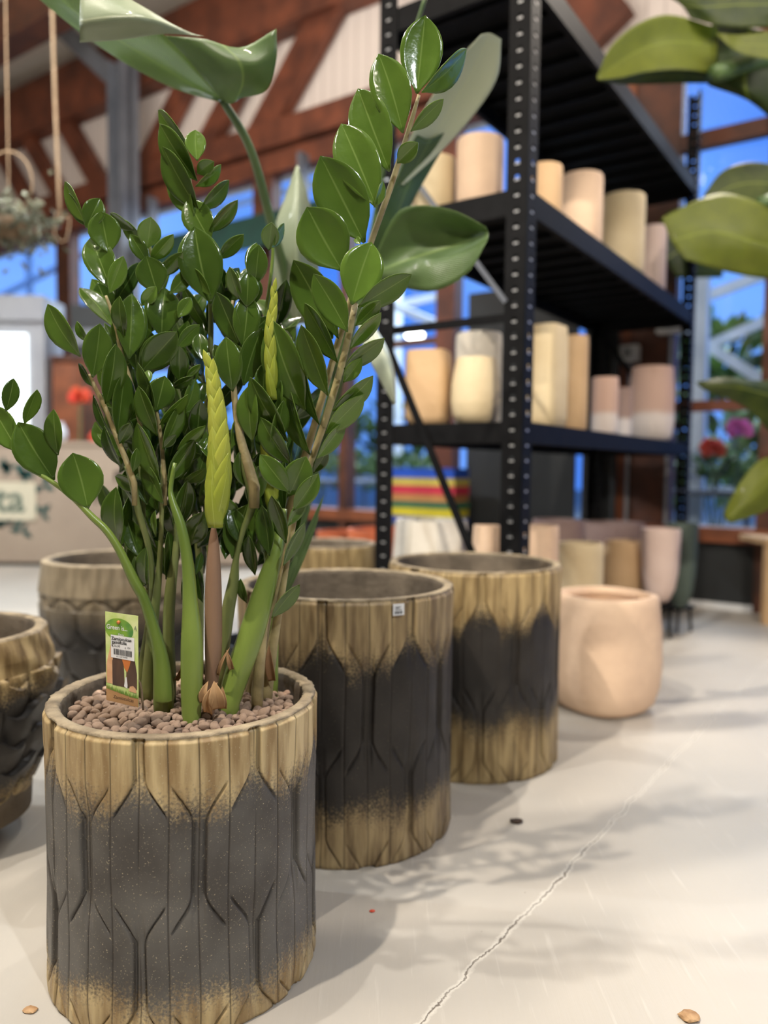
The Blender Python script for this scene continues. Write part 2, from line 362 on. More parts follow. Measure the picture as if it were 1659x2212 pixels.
M['potin'] = mat('pot_inside', srgb(84, 74, 62), .85, c2=srgb(112, 100, 84), scale=9, bump=.4, bscale=50)
M['scale'] = log_mat('glazed_scale_pot', (116, 104, 84), (148, 134, 110), (38, 36, 34), (62, 58, 54), (-.3, -.2, .56, .84), .15)
M['pebble'] = mat('clay_pebble', srgb(150, 122, 102), .85, c2=srgb(204, 176, 152), scale=30, bump=.6, bscale=160)
M['pebbled'] = mat('dark_pebble', srgb(96, 82, 74), .8, c2=srgb(160, 136, 118), scale=40, bump=.6, bscale=160)

# floor
def floor_mat():
    m, nt, b = new_mat('painted_concrete'); N = nt.nodes; L = nt.links
    tc = N.new('ShaderNodeTexCoord')
    n1 = N.new('ShaderNodeTexNoise'); n1.inputs['Scale'].default_value = .9; n1.inputs['Detail'].default_value = 5; L.new(tc.outputs['Object'], n1.inputs['Vector'])
    r1 = N.new('ShaderNodeValToRGB'); r1.color_ramp.elements[0].color = srgb(172, 168, 160); r1.color_ramp.elements[1].color = srgb(192, 185, 173)
    r1.color_ramp.elements[0].position = .38; r1.color_ramp.elements[1].position = .62; L.new(n1.outputs['Fac'], r1.inputs['Fac'])
    # brush marks
    mp = N.new('ShaderNodeMapping'); mp.inputs['Rotation'].default_value = (0, 0, math.radians(-38)); mp.inputs['Scale'].default_value = (14, 1, 1); L.new(tc.outputs['Object'], mp.inputs[0])
    n2 = N.new('ShaderNodeTexNoise'); n2.inputs['Scale'].default_value = 5; n2.inputs['Detail'].default_value = 8; L.new(mp.outputs[0], n2.inputs['Vector'])
    r2 = N.new('ShaderNodeValToRGB'); r2.color_ramp.elements[0].position = .62; r2.color_ramp.elements[0].color = (0, 0, 0, 1); r2.color_ramp.elements[1].position = .8; r2.color_ramp.elements[1].color = (.35, .35, .35, 1)
    L.new(n2.outputs['Fac'], r2.inputs['Fac'])
    mx = N.new('ShaderNodeMix'); mx.data_type = 'RGBA'; L.new(r2.outputs['Color'], mx.inputs[0]); L.new(r1.outputs['Color'], mx.inputs[6]); mx.inputs[7].default_value = srgb(226, 222, 212)
    # dirt specks
    n3 = N.new('ShaderNodeTexNoise'); n3.inputs['Scale'].default_value = 38; n3.inputs['Detail'].default_value = 2; L.new(tc.outputs['Object'], n3.inputs['Vector'])
    r3 = N.new('ShaderNodeValToRGB'); r3.color_ramp.elements[0].position = .765; r3.color_ramp.elements[0].color = (0, 0, 0, 1); r3.color_ramp.elements[1].position = .79; r3.color_ramp.elements[1].color = (.6, .6, .6, 1)
    L.new(n3.outputs['Fac'], r3.inputs['Fac'])
    mx2 = N.new('ShaderNodeMix'); mx2.data_type = 'RGBA'; L.new(r3.outputs['Color'], mx2.inputs[0]); L.new(mx.outputs[2], mx2.inputs[6]); mx2.inputs[7].default_value = srgb(120, 104, 88)
    # crack: distance to a line, wandering with noise
    p0, p1 = F(905, 2212), F(1300, 1800); d = (p1-p0).normalized(); nrm = Vector((-d.y, d.x, 0)); off = -p0.dot(nrm)
    dt = N.new('ShaderNodeVectorMath'); dt.operation = 'DOT_PRODUCT'; L.new(tc.outputs['Object'], dt.inputs[0]); dt.inputs[1].default_value = nrm
    n4 = N.new('ShaderNodeTexNoise'); n4.inputs['Scale'].default_value = 9; n4.inputs['Detail'].default_value = 9; n4.inputs['Roughness'].default_value = .7; L.new(tc.outputs['Object'], n4.inputs['Vector'])
    w = N.new('ShaderNodeMath'); w.operation = 'MULTIPLY_ADD'; L.new(n4.outputs['Fac'], w.inputs[0]); w.inputs[1].default_value = .05; w.inputs[2].default_value = off-.025
    s = N.new('ShaderNodeMath'); s.operation = 'ADD'; L.new(dt.outputs['Value'], s.inputs[0]); L.new(w.outputs[0], s.inputs[1])
    a = N.new('ShaderNodeMath'); a.operation = 'ABSOLUTE'; L.new(s.outputs[0], a.inputs[0])
    sc = N.new('ShaderNodeMath'); sc.operation = 'MULTIPLY'; sc.inputs[1].default_value = 100; L.new(a.outputs[0], sc.inputs[0])
    rk = N.new('ShaderNodeValToRGB'); e = rk.color_ramp.elements; e[0].position = .05; e[0].color = (1, 1, 1, 1); e[1].position = .16; e[1].color = (0, 0, 0, 1); L.new(sc.outputs[0], rk.inputs['Fac'])
    rh = N.new('ShaderNodeValToRGB'); e = rh.color_ramp.elements; e[0].position = .1; e[0].color = (0, 0, 0, 1); e[1].position = .3; e[1].color = (1, 1, 1, 1)
    x = e.new(.75); x.color = (0, 0, 0, 1); L.new(sc.outputs[0], rh.inputs['Fac'])
    mh = N.new('ShaderNodeMath'); mh.operation = 'MULTIPLY'; mh.inputs[1].default_value = .45; L.new(rh.outputs['Color'], mh.inputs[0])
    mx3 = N.new('ShaderNodeMix'); mx3.data_type = 'RGBA'; L.new(mh.outputs[0], mx3.inputs[0]); L.new(mx2.outputs[2], mx3.inputs[6]); mx3.inputs[7].default_value = srgb(236, 232, 220)
    # crack is patchy
    n5 = N.new('ShaderNodeTexNoise'); n5.inputs['Scale'].default_value = 7; L.new(tc.outputs['Object'], n5.inputs['Vector'])
    r5 = N.new('ShaderNodeValToRGB'); r5.color_ramp.elements[0].position = .35; r5.color_ramp.elements[0].color = (.15, .15, .15, 1); r5.color_ramp.elements[1].position = .6; L.new(n5.outputs['Fac'], r5.inputs['Fac'])
    mk = N.new('ShaderNodeMath'); mk.operation = 'MULTIPLY'; L.new(rk.outputs['Color'], mk.inputs[0]); L.new(r5.outputs['Color'], mk.inputs[1])
    mk2 = N.new('ShaderNodeMath'); mk2.operation = 'MULTIPLY'; mk2.inputs[1].default_value = .8; L.new(mk.outputs[0], mk2.inputs[0])
    mx4 = N.new('ShaderNodeMix'); mx4.data_type = 'RGBA'; L.new(mk2.outputs[0], mx4.inputs[0]); L.new(mx3.outputs[2], mx4.inputs[6]); mx4.inputs[7].default_value = srgb(84, 72, 60)
    L.new(mx4.outputs[2], b.inputs['Base Color']); b.inputs['Roughness'].default_value = .42; b.inputs['Specular IOR Level'].default_value = .35
    n6 = N.new('ShaderNodeTexNoise'); n6.inputs['Scale'].default_value = 70; n6.inputs['Detail'].default_value = 4; L.new(mp.outputs[0], n6.inputs['Vector'])
    hb = N.new('ShaderNodeMath'); hb.operation = 'MULTIPLY_ADD'; L.new(rk.outputs['Color'], hb.inputs[0]); hb.inputs[1].default_value = -2; L.new(n2.outputs['Fac'], hb.inputs[2])
    bp = N.new('ShaderNodeBump'); bp.inputs['Strength'].default_value = .35; bp.inputs['Distance'].default_value = .002
    L.new(hb.outputs[0], bp.inputs['Height']); L.new(bp.outputs['Normal'], b.inputs['Normal'])
    return m
M['floor'] = floor_mat()

def board_mat(name, c, c2, pitch, axis):   # tongue and groove boards
    m, nt, b = new_mat(name); N = nt.nodes; L = nt.links
    tc = N.new('ShaderNodeTexCoord'); dt = N.new('ShaderNodeVectorMath'); dt.operation = 'DOT_PRODUCT'; L.new(tc.outputs['Object'], dt.inputs[0]); dt.inputs[1].default_value = axis
    mu = N.new('ShaderNodeMath'); mu.operation = 'MULTIPLY'; mu.inputs[1].default_value = 1/pitch; L.new(dt.outputs['Value'], mu.inputs[0])
    fr = N.new('ShaderNodeMath'); fr.operation = 'FRACT'; L.new(mu.outputs[0], fr.inputs[0])
    r = N.new('ShaderNodeValToRGB'); e = r.color_ramp.elements; e[0].position = 0; e[0].color = c2; e[1].position = .14; e[1].color = c; L.new(fr.outputs[0], r.inputs['Fac'])
    L.new(r.outputs['Color'], b.inputs['Base Color']); b.inputs['Roughness'].default_value = .8
    bp = N.new('ShaderNodeBump'); bp.inputs['Strength'].default_value = .5; bp.inputs['Distance'].default_value = .01; L.new(r.outputs['Color'], bp.inputs['Height']); L.new(bp.outputs['Normal'], b.inputs['Normal'])
    return m
M['boards'] = board_mat('white_boards', srgb(216, 204, 194), srgb(168, 154, 146), .11, VB)

def glass_mat():
    m, nt, b = new_mat('window_glass'); N = nt.nodes; L = nt.links
    t = N.new('ShaderNodeBsdfTransparent'); t.inputs[0].default_value = (.93, .97, 1, 1); g = N.new('ShaderNodeBsdfGlossy'); g.inputs['Roughness'].default_value = .02
    lw = N.new('ShaderNodeLayerWeight'); pw = N.new('ShaderNodeMath'); pw.operation = 'POWER'; L.new(lw.outputs['Facing'], pw.inputs[0]); pw.inputs[1].default_value = 5
    fr = N.new('ShaderNodeMath'); fr.operation = 'MULTIPLY_ADD'; L.new(pw.outputs[0], fr.inputs[0]); fr.inputs[1].default_value = .8; fr.inputs[2].default_value = .03; mx = N.new('ShaderNodeMixShader')
    L.new(fr.outputs[0], mx.inputs[0]); L.new(t.outputs[0], mx.inputs[1]); L.new(g.outputs[0], mx.inputs[2]); L.new(mx.outputs[0], N['Material Output'].inputs['Surface'])
    return m
M['glass'] = glass_mat()

# ------------------------------------------------------------------ room shell
WA = 4.8           # gable wall plane
struct('floor', MB().bb(-5, WA+.1, -5, 11, -.1, 0), M['floor'])
struct('ceiling', MB().bb(-5, WA+.3, -5, 11, 4.95, 5.05), M['ceil'])
struct('wall_back', MB().bb(-5.15, -5, -5, 11, 0, 4.95), M['card'])
struct('wall_right', MB().bb(-5, WA+.1, -5.15, -5, 0, 4.95), M['card'])
struct('wall_left', MB().bb(-5, WA+.1, 11, 11.15, 0, 4.95), M['card'])
ZC = 3.18          # underside of the bottom chord
struct('wall_gable', MB().bb(WA+.05, WA+.15, -5, 11, ZC+.02, 4.95), M['boards'])
# lattice girder in front of the boarding
g = MB(); GB = onA(1110, 500, WA)[0]
g.bb(WA-.14, WA+.02, GB, 11, 3.37, 3.57); g.bb(WA-.10, WA+.02, GB, 11, ZC, 3.34)
struct('trim_1', g, M['wood'])
_, zt0, _ = onA(200, 200, WA-.1)
struct('trim_2', MB().bb(WA-.16, WA+.02, GB, 11, 4.26, 4.78), M['wood'])
webs = [((150, 289), (227, 415), .2), ((309, 376), (400, 207), .19), ((429, 357), (506, 222), .19), ((542, 335), (685, 84), .26),
        ((70, 320), (150, 450), .16), ((1175, -100), (1425, 190), .30), ((930, -20), (1050, 60), .14), ((0, 330), (90, 480), .16)]
for i, (p, q, w) in enumerate(webs):
    b0, z0, _ = onA(p[0], p[1], WA-.05); b1, z1, _ = onA(q[0], q[1], WA-.05)
    # extend to chord levels
    if z0 > z1: b0, z0, b1, z1 = b1, z1, b0, z0
    k = (b1-b0)/(z1-z0); bl = b0+k*(3.45-z0); bh = b0+k*(4.3-z0)
    struct('trim_%d' % (i+3), MB().bar(BW(WA-.05-.012*(i % 3), bl, 3.45), BW(WA-.05-.012*(i % 3), bh, 4.36), w, .10, up=VA), M['wood'])
# near ceiling beam on the left
b0, z0, _ = onA(40, 60, 3.6)
struct('trim_20', MB().bb(3.5, 3.72, -5, 11, z0-.12, z0+.2), M['wood_dark'])
struct('trim_21', MB().bb(WA-.06, WA+.05, -5, GB, ZC-.02, ZC+.05), M['wood'])
# window wall below the girder
def wb(px, py=900, a=WA): return onA(px, py, a)[0]
posts = [(950, 990, 'wood', 1), (1338, 1362, 'wood_orange', 2), (1362, 1458, 'wood_dark', 3), (1646, 1700, 'wood_dark', 4), (560, 600, 'wood_dark', 5), (140, 170, 'wood_dark', 6), (745, 762, 'wood_dark', 12)]  # orange strip left of the dark column: its lit edge, painted as timber colour
n = 30
for x0, x1, mk, k in posts:
    struct('trim_%d' % (n+k), MB().bb(WA-.08 if k not in (3,) else WA-.06, WA+.04, wb(x0), wb(x1), 0, ZC+.02), M[mk])
zs = onA(1600, 1172, WA)[1]; zs2 = onA(1600, 1140, WA)[1]
struct('trim_37', MB().bb(WA-.1, WA+.05, -5, 11, zs, zs2), M['wood_orange'])
zr = onA(1575, 876, WA)[1]
struct('trim_38', MB().bb(WA-.05, WA+.02, -5, wb(1458), zr-.03, zr+.03), M['wood'])
zr2 = onA(1560, 298, WA)[1]
struct('trim_39', MB().bb(WA-.05, WA+.02, -5, wb(1458), zr2-.045, zr2+.045), M['wood_dark'])
zr3 = onA(880, 740, WA)[1]
struct('trim_40', MB().bb(WA-.03, WA+.02, wb(990), 11, zr3-.03, zr3+.02), M['wood_dark'])
struct('wall_plinth', MB().bb(WA-.04, WA+.05, -5, 11, 0, zs), M['blackpanel'])
wi = 1
edges_px = [-200, 155, 580, 753, 970, 1350]
for i in range(len(edges_px)-1):
    struct('window_%d' % wi, MB().bb(WA+.02, WA+.028, wb(edges_px[i]), wb(edges_px[i+1]), zs2, ZC), M['glass']); wi += 1
for x0, x1 in ((1458, 1646), (1700, 2300)):
    b0 = wb(x0); b1 = wb(x1) if x1 < 2000 else -5
    struct('window_%d' % wi, MB().bb(WA+.02, WA+.028, b0, b1, zs2, ZC), M['glass']); wi += 1
# pale base strip by the plinth
struct('baseboard_gable', MB().bb(WA-.07, WA-.04, -5, wb(1440), 0, .035), M['white'])

# ------------------------------------------------------------------ outdoors behind the glass
struct('trim_60', MB().bb(WA+.1, 30, -12, 30, -.12, -.02), M['ground'])
def pt(px, py, a): 
    b, z, _ = onA(px, py, a); return BW(a, b, z)
steelbars = [((800, 640), (945, 700), 7.5, .16), ((640, 700), (950, 640), 8, .07), ((1440, 690), (1660, 830), 6.5, .12), ((1500, 650), (1660, 590), 7, .06), ((1500, 760), (1660, 690), 7, .05),
             ((0, 640), (240, 520), 9, .1), ((120, 700), (240, 620), 9, .06), ((60, 480), (75, 1100), 9, .10), ((1515, 590), (1500, 1130), 6.2, .12), ((300, 560), (640, 700), 9, .12), ((860, 560), (860, 1100), 9.5, .08)]
for i, (p, q, a, w) in enumerate(steelbars):
    if q[0] == p[0] or abs(p[1]-q[1]) > 300:
        o = MB().bar(pt(p[0], p[1], a), pt(q[0], q[1], a), w, w).build('greenhouse_post', M['white_steel'])
    else:
        o = MB().bar(pt(p[0], p[1], a), pt(q[0], q[1], a), w, .08).build('greenhouse_strut', M['white_steel'])
    tag(o, kind='structure')

UVN = 'UVMap'
ZU = [0, .05, .12, .22, .35, .5, .63, .75, .84, .91, .96, 1]
ZW = [.05, .14, .36, .66, .90, 1, .97, .83, .62, .38, .18, 0]
class LeafMesh:
    """collects curved leaf blades with uv (across, along) and a tone value"""
    def __init__(s): s.v = []; s.f = []; s.uv = []; s.t = []
    def grid(s, rows, tone):
        n0 = len(s.v); nr = len(rows); nc = len(rows[0])
        for r in rows: s.v += [tuple(p) for p in r]; s.t += [tone]*nc
        for i in range(nr-1):
            for j in range(nc-1):
                s.f.append((n0+i*nc+j, n0+i*nc+j+1, n0+(i+1)*nc+j+1, n0+(i+1)*nc+j))
                for (ii, jj) in ((i, j), (i, j+1), (i+1, j+1), (i+1, j)): s.uv.append((jj/(nc-1), ii/(nr-1)))
    def blade(s, B, T, w, roll, tone, fold=.22, bow=.06, nu=14, nv=9, shape='zz', view=None, side_bow=0.0):
        B = Vector(B); T = Vector(T); ax = T-B; ln = ax.length
        if ln < 1e-5: return
        axn = ax/ln; v = ((B+T)/2-(view if view is not None else CAM)).normalized()
        s0 = axn.cross(v).normalized(); nn = axn.cross(s0).normalized()   # nn points along +-view
        if nn.dot(v) > 0: nn = -nn
        sv = s0*math.cos(roll)+nn*math.sin(roll); nrm = nn*math.cos(roll)-s0*math.sin(roll)
        rows = []
        for i in range(nu+1):
            u = i/nu
            if shape == 'zz':
                wd = float(np.interp(u, ZU, ZW))
            elif shape == 'sc': wd = float(np.interp(u, [0, .25, .5, .75, .9, 1], [.8, 1, .9, .55, .24, 0]))
            else: wd = math.sin(math.pi*u**.8)**.5 if 0 < u < 1 else 0
            c = B+ax*u+nrm*(bow*ln*(math.sin(math.pi*u)))+s0*side_bow*ln*math.sin(math.pi*u)
            row = []
            for j in range(nv):
                t = 2*j/(nv-1)-1
                row.append(c+sv*(t*wd*w/2)+nrm*(fold*(abs(t)**1.35)*wd*w/2))
            rows.append(row)
        s.grid(rows, tone)
    def build(s, name, m, parent=None, thick=.0006):
        org = world_loc(parent) if parent is not None else Vector((0, 0, 0))
        me = bpy.data.meshes.new(name)
        me.from_pydata([(v[0]-org.x, v[1]-org.y, v[2]-org.z) for v in s.v], [], s.f)
        uvl = me.uv_layers.new(name=UVN); uvl.data.foreach_set('uv', [c for p in s.uv for c in p])
        at = me.attributes.new('tone', 'FLOAT', 'POINT'); at.data.foreach_set('value', s.t)
        me.materials.append(m); me.polygons.foreach_set('use_smooth', [True]*len(me.polygons)); me.update()
        o = bpy.data.objects.new(name, me); COL.objects.link(o)
        if parent is not None: o.parent = parent
        sm = o.modifiers.new('thick', 'SOLIDIFY'); sm.thickness = thick; sm.offset = 0
        return o

def bush(name, loc, r, h, n, m, label, group, leaflen=.16, cat='plant'):
    root = empty(name, loc, label, cat, group); rng = random.Random(int(loc[0]*1000+loc[1]*77)); loc = Vector(loc)
    st = MB(); lm = LeafMesh()
    for k in range(5):
        a = rng.uniform(0, 6.28); st.tube([loc, loc+Vector((math.cos(a)*r*.3, math.sin(a)*r*.3, h*.5)), loc+Vector((math.cos(a)*r*.6, math.sin(a)*r*.6, h*.85))], [.012, .008, .004], 6)
    st.build('stem', M['strel_stem'], root, smooth=True)
    for k in range(n):
        a = rng.uniform(0, 6.28); q = rng.uniform(.1, 1)**.5*r; z = h*rng.uniform(.15, .9)
        b = loc+Vector((math.cos(a)*q*.6, math.sin(a)*q*.6, z)); d = Vector((math.cos(a), math.sin(a), rng.uniform(.2, 1.3))).normalized()
        lm.blade(b, b+d*leaflen*rng.uniform(.7, 1.3), leaflen*.4, rng.uniform(-1, 1), rng.uniform(0, 1), nu=5, nv=3)
    lm.build('foliage', m, root)
    return root
# nursery tables with plants outside
for i, (px, a) in enumerate(((690, 6.6), (880, 7.6), (1600, 6.1), (1470, 7.2), (830, 9.6))):
    b, z, Y = onA(px, 1080, a)
    root = empty('nursery_table', BW(a, b, -.02), ['grey nursery table outside beyond the left glazing', 'grey nursery table outside behind the coloured trays', 'grey nursery table outside the right window', 'grey nursery table outside behind the right rack post', 'far nursery table outside behind the glazing'][i], 'table')
    MB().bb(a-.35, a+.35, b-.65, b+.65, .62, .66).build('table_top', M['steel'], root)
    for da in (-.3, .3):
        for db in (-.6, .6): MB().bb(a+da-.02, a+da+.02, b+db-.02, b+db+.02, -.02, .62).build('leg', M['steel'], root)
    for k in range(4):
        p = BW(a-.1+.2*(k % 2), b-.48+.32*k, .66)
        bush('potted_shrub', p, .15, .3, 46, M['outleaf'], 'small leafy green plant on a nursery table outside the glass', 'plants on the nursery tables outside', .1)
# magenta flower and small tree outside the right window
def flower(name, loc, h, m, label):
    root = empty(name, loc, label, 'flower'); loc = Vector(loc); st = MB(); st.tube([loc, loc+Vector((.01, 0, h))], .008, 6); st.build('stem', M['strel_stem'], root)
    pe = LeafMesh(); top = loc+Vector((.01, 0, h)); rng = random.Random(3)
    for k in range(26):
        a = rng.uniform(0, 6.28); e = rng.uniform(-.3, 1.2); d = Vector((math.cos(a)*math.cos(e), math.sin(a)*math.cos(e), math.sin(e)))
        pe.blade(top, top+d*.11, .06, 0, .5, nu=4, nv=3)
    pe.build('petals', m, root)
flower('flowering_plant', BW(5.9, wb(1592, 950, 5.9), .66), .42, M['magenta'], 'magenta flowering plant outside the right window')
flower('flowering_plant', BW(5.85, wb(1535, 980, 5.85), .66), .28, M['red'], 'red flowering plant outside, left of the magenta one')
for i, (px, py, a, r, h) in enumerate(((1545, 1160, 8.5, .9, 2.6), (1640, 1160, 12.5, .9, 2.6), (690, 1100, 12, 1.2, 2.4), (870, 1100, 13, 1.2, 2.2), (420, 1100, 13, 1.4, 2.4))):
    b, z, _ = onA(px, py, a)
    bush('outdoor_shrub', BW(a, b, -.02), r, h, 260, M['outleaf'], ['dark shrub outside the right window', 'tall shrub at the far right edge outside', 'far shrub outside left of the rack', 'far shrub outside behind the coloured trays', 'far shrub outside behind the houseplant foliage'][i], None, .3, 'shrub')
# lamps outside
for i, (px, py, a) in enumerate(((578, 615, 9), (604, 640, 9), (896, 724, 8.5))):
    p = pt(px, py, a); root = empty('hanging_lamp', p, ['left of the two bright round lamps beyond the glass', 'right of the two bright round lamps beyond the glass', 'bright oval lamp beyond the glass left of the rack'][i], 'lamp')
    MB().lathe(p, [(.001, -.09), (.08, -.06), (.12, 0), (.08, .05), (.001, .06)], 16).build('globe', M['lampglow'], root, smooth=True)
    MB().tube([p+Vector((0, 0, .06)), Vector((p.x, p.y, 5.0))], .01, 6).build('cord', M['steel'], root)
    if i != 1: struct('trim_%d' % (70+i), MB().bb(a-.05, a+.05, p.dot(VB)-1.5, p.dot(VB)+1.5, 4.98, 5.06), M['white_steel'])

# ------------------------------------------------------------------ grey column, awning, cables
b0 = onA(293, 400, 4.35)[0]; b1 = onA(242, 400, 4.35)[0]
col = empty('steel_column', BW(4.35, (b0+b1)/2, 0), 'grey steel column rising behind the houseplant', 'column')
hw = abs(b1-b0)*.29; bc = (b0+b1)/2
cm = MB(); cm.bb(4.35-hw, 4.35+hw, bc-hw, bc-hw+.03, 0.02, 4.3); cm.bb(4.35-hw, 4.35+hw, bc+hw-.03, bc+hw, .02, 4.3); cm.bb(4.33, 4.37, bc-hw, bc+hw, .02, 4.3)
cm.build('shaft', M['steel'], col)
MB().bb(4.35-hw-.08, 4.35+hw+.08, bc-hw-.08, bc+hw+.08, 0, .02).build('base_plate', M['steel'], col)
MB().bar(BW(4.35, bc, 4.1), BW(4.35, bc+1.0, 4.95), .10, .14).build('brace', M['steel'], col)
z0 = onA(500, 478, 4.5)[1]; z1 = onA(500, 545, 4.5)[1]
aw = empty('canvas_awning', BW(4.5, wb(450, 500, 4.5), z1), 'dark green canvas valance hanging under the timber girder', 'awning')
MB().bb(4.49, 4.51, wb(712, 450, 4.5), wb(243, 560, 4.5), z1, z0).build('valance', M['awning'], aw)
MB().bb(4.51, 4.66, wb(712, 450, 4.5), wb(243, 560, 4.5), z0-.04, z0+.0).build('rail', M['steel'], aw)
for dx in (0.15, .85):
    bb_ = wb(712, 450, 4.5)+(wb(243, 560, 4.5)-wb(712, 450, 4.5))*dx
    MB().bb(4.6, 4.7, bb_-.02, bb_+.02, z0-.04, ZC+.05).build('bracket', M['steel'], aw)
p = P(115, 90, 4.2); q = P(130, 470, 4.2)
zc = 4.95
cable = MB(); cable.tube(cr([Vector((p.x-.02, p.y, zc)), p, q], 8), .009, 8); cable.tube(cr([q, q+Vector((.05, 0, .0)), q+Vector((.03, 0, -.12)), q+Vector((-.03, 0, -.1)), q+Vector((-.02, 0, .03))], 12), .004, 6)
tag(cable.build('hanging_rope', M['rope'], origin=q, smooth=True), 'tan rope hanging from the ceiling at the far left', 'rope')
# hanging planter far left
hp = P(20, 470, 3.6)
hang = empty('hanging_planter', hp, 'hanging grey-green trailing plant at the left edge', 'plant')
MB().tube([hp+Vector((0, 0, .1)), Vector((hp.x, hp.y, 4.95))], .003, 6).build('wire', M['rope'], hang)
MB().tube([hp+Vector((math.cos(t)*.11, 0, .16+math.sin(t)*.14)) for t in np.linspace(0, 6.283, 20)], .004, 6).build('hoop', M['rope'], hang)
lm = LeafMesh(); rng = random.Random(5)
M['greyleaf'] = leaf_mat('grey_green_leaf', srgb(70, 76, 60), srgb(140, 144, 122), srgb(150, 150, 130), .7, .1)
for k in range(330):
    a = rng.uniform(0, 6.28); q_ = rng.uniform(0, .26); zz = rng.gauss(0, .07)
    b = hp+Vector((math.cos(a)*q_, math.sin(a)*q_*.6, zz-.02-q_*.15)); d = Vector((rng.uniform(-1, 1), rng.uniform(-1, 1), rng.uniform(-1, .6))).normalized()
    lm.blade(b, b+d*rng.uniform(.03, .07), .02, rng.uniform(-1, 1), rng.uniform(0, 1), nu=4, nv=3)
lm.build('foliage', M['greyleaf'], hang)
MB().lathe(hp+Vector((0, 0, -.06)), [(.001, -.05), (.08, -.04), (.11, .04), (.10, .04), (.07, -.02), (.001, -.03)], 20).build('basket', M['rope'], hang, smooth=True)

# ------------------------------------------------------------------ text helper
def text_mb(body, origin, ux, uy, size, mi=0, mb=None, sx=1.0, depth=.0004, weight=0.0):
    """text laid on a plane: origin, unit right ux, unit up uy"""
    cu = bpy.data.curves.new('t', 'FONT'); cu.body = body; cu.size = size; cu.offset = weight
    ob = bpy.data.objects.new('t', cu); COL.objects.link(ob)
    bpy.context.view_layer.update()
    me = bpy.data.meshes.new_from_object(ob)
    nz = Vector(ux).cross(Vector(uy)).normalized()*depth
    vs = [Vector(origin)+Vector(ux)*(v.co.x*sx)+Vector(uy)*v.co.y+nz for v in me.vertices]
    fs = [tuple(p.vertices) for p in me.polygons]
    bpy.data.objects.remove(ob); bpy.data.curves.remove(cu); bpy.data.meshes.remove(me)
    mb = mb or MB(); mb.add(vs, fs, mi); return mb

# ------------------------------------------------------------------ beige display box with sign (left)
YD = 5.95
def D(px, py, dy=0): return P(px, py, YD+dy)
x0 = D(-160, 1100).x; x1 = D(560, 1100).x
ztop = D(100, 953).z
disp = empty('display_counter', ((x0+x1)/2, YD, 0), 'beige printed display counter standing behind the pots on the left', 'counter')
MB().box(x0, x1, YD, YD+.7, 0.03, ztop-.03).build('body', M['card'], disp)
MB().box(x0-.01, x1+.01, YD-.015, YD+.72, ztop-.03, ztop).build('top_board', M['card'], disp)
MB().box(x0+.02, x1-.02, YD+.03, YD+.66, 0, .03).build('plinth', M['blackpanel'], disp)
UX, UY = Vector((1, 0, 0)), Vector((0, 0, 1))
pl = MB(); a = D(-110, 1122); c = D(78, 1042)
prof = []
for (cx, cz, s0) in ((c.x-.03, c.z-.03, 0), (a.x+.03, c.z-.03, 90), (a.x+.03, a.z+.03, 180), (c.x-.03, a.z+.03, 270)):
    for k in range(6): t = math.radians(s0+k*18); prof.append((cx+.03*math.cos(t), cz+.03*math.sin(t)))
n_ = len(prof)
pl.add([(x, YD-.012, z) for x, z in prof]+[(x, YD, z) for x, z in prof], [tuple(range(n_))]+[(i, i+n_, (i+1) % n_+n_, (i+1) % n_) for i in range(n_)])
plo = pl.build('sign_plaque', M['cream'], disp)
o_ = D(-8, 1104); text_mb('ta', (o_.x, YD-.013, o_.z), UX, UY, .30, weight=.006).build('sign_letters', M['greyink'], plo)
fl = MB(); rng = random.Random(8)
for (px, py) in ((5, 1018), (25, 1008), (40, 1028), (8, 1140), (28, 1136), (48, 1146), (95, 1050), (90, 1110), (60, 1015)):
    cpt = D(px, py); m_ = 6; fl = MB()
    for k in range(3):
        an = rng.uniform(0, 6.28); r_ = rng.uniform(.06, .10)
        dx = Vector((math.cos(an), 0, math.sin(an))); sx_ = Vector((-dx.z, 0, dx.x)); b_ = Vector((cpt.x, YD-.004, cpt.z))
        fl.add([b_, b_+dx*r_*.5+sx_*r_*.3, b_+dx*r_*1.2, b_+dx*r_*.5-sx_*r_*.3], [(0, 1, 2, 3)])
    fl.build('printed_flower', M['teal'], disp)

tx = MB()
for body, px, py, sz in (('t', 203, 1040, .17), ('m', 246, 1040, .17), ('r n', 203, 1087, .17), ('m', 216, 1140, .17), ('en m', 300, 1140, .17), ('re', 300, 1087, .17)):
    o_ = D(px, py); text_mb(body, (o_.x, YD-.002, o_.z), UX, UY, sz, mb=tx, weight=.004, sx=.8)
tx.build('printed_letters', M['blackink'], disp)

# grey cabinet with lit front behind it, far left
YC = 6.9
c0 = P(-260, 900, YC); c1 = P(98, 900, YC)
cab = empty('lit_cabinet', ((c0.x+c1.x)/2, YC, 0), 'pale grey cabinet with brightly lit white front at the left edge', 'cabinet')
zt = P(50, 650, YC).z
MB().box(c0.x, c1.x, YC, YC+.4, 0, zt).build('body', M['greybox'], cab)
MB().box(c0.x, c1.x+.02, YC-.05, YC+.4, zt-.18, zt+.04).build('top', M['greybox'], cab)
l0 = P(-240, 890, YC); l1 = P(60, 722, YC)
MB().box(l0.x, l1.x, YC-.03, YC, l0.z-.3, l1.z).build('lit_front', M['screen'], cab)
YK = 7.0
c0 = P(114, 900, YK); c1 = P(240, 900, YK); zt = P(50, 778, YK).z
shf = empty('brown_cupboard', ((c0.x+c1.x)/2, YK, 0), 'brown wooden cupboard beside the lit cabinet', 'cupboard')
MB().box(c0.x, c1.x, YK, YK+.28, 0, zt).build('body', M['wood_orange'], shf)
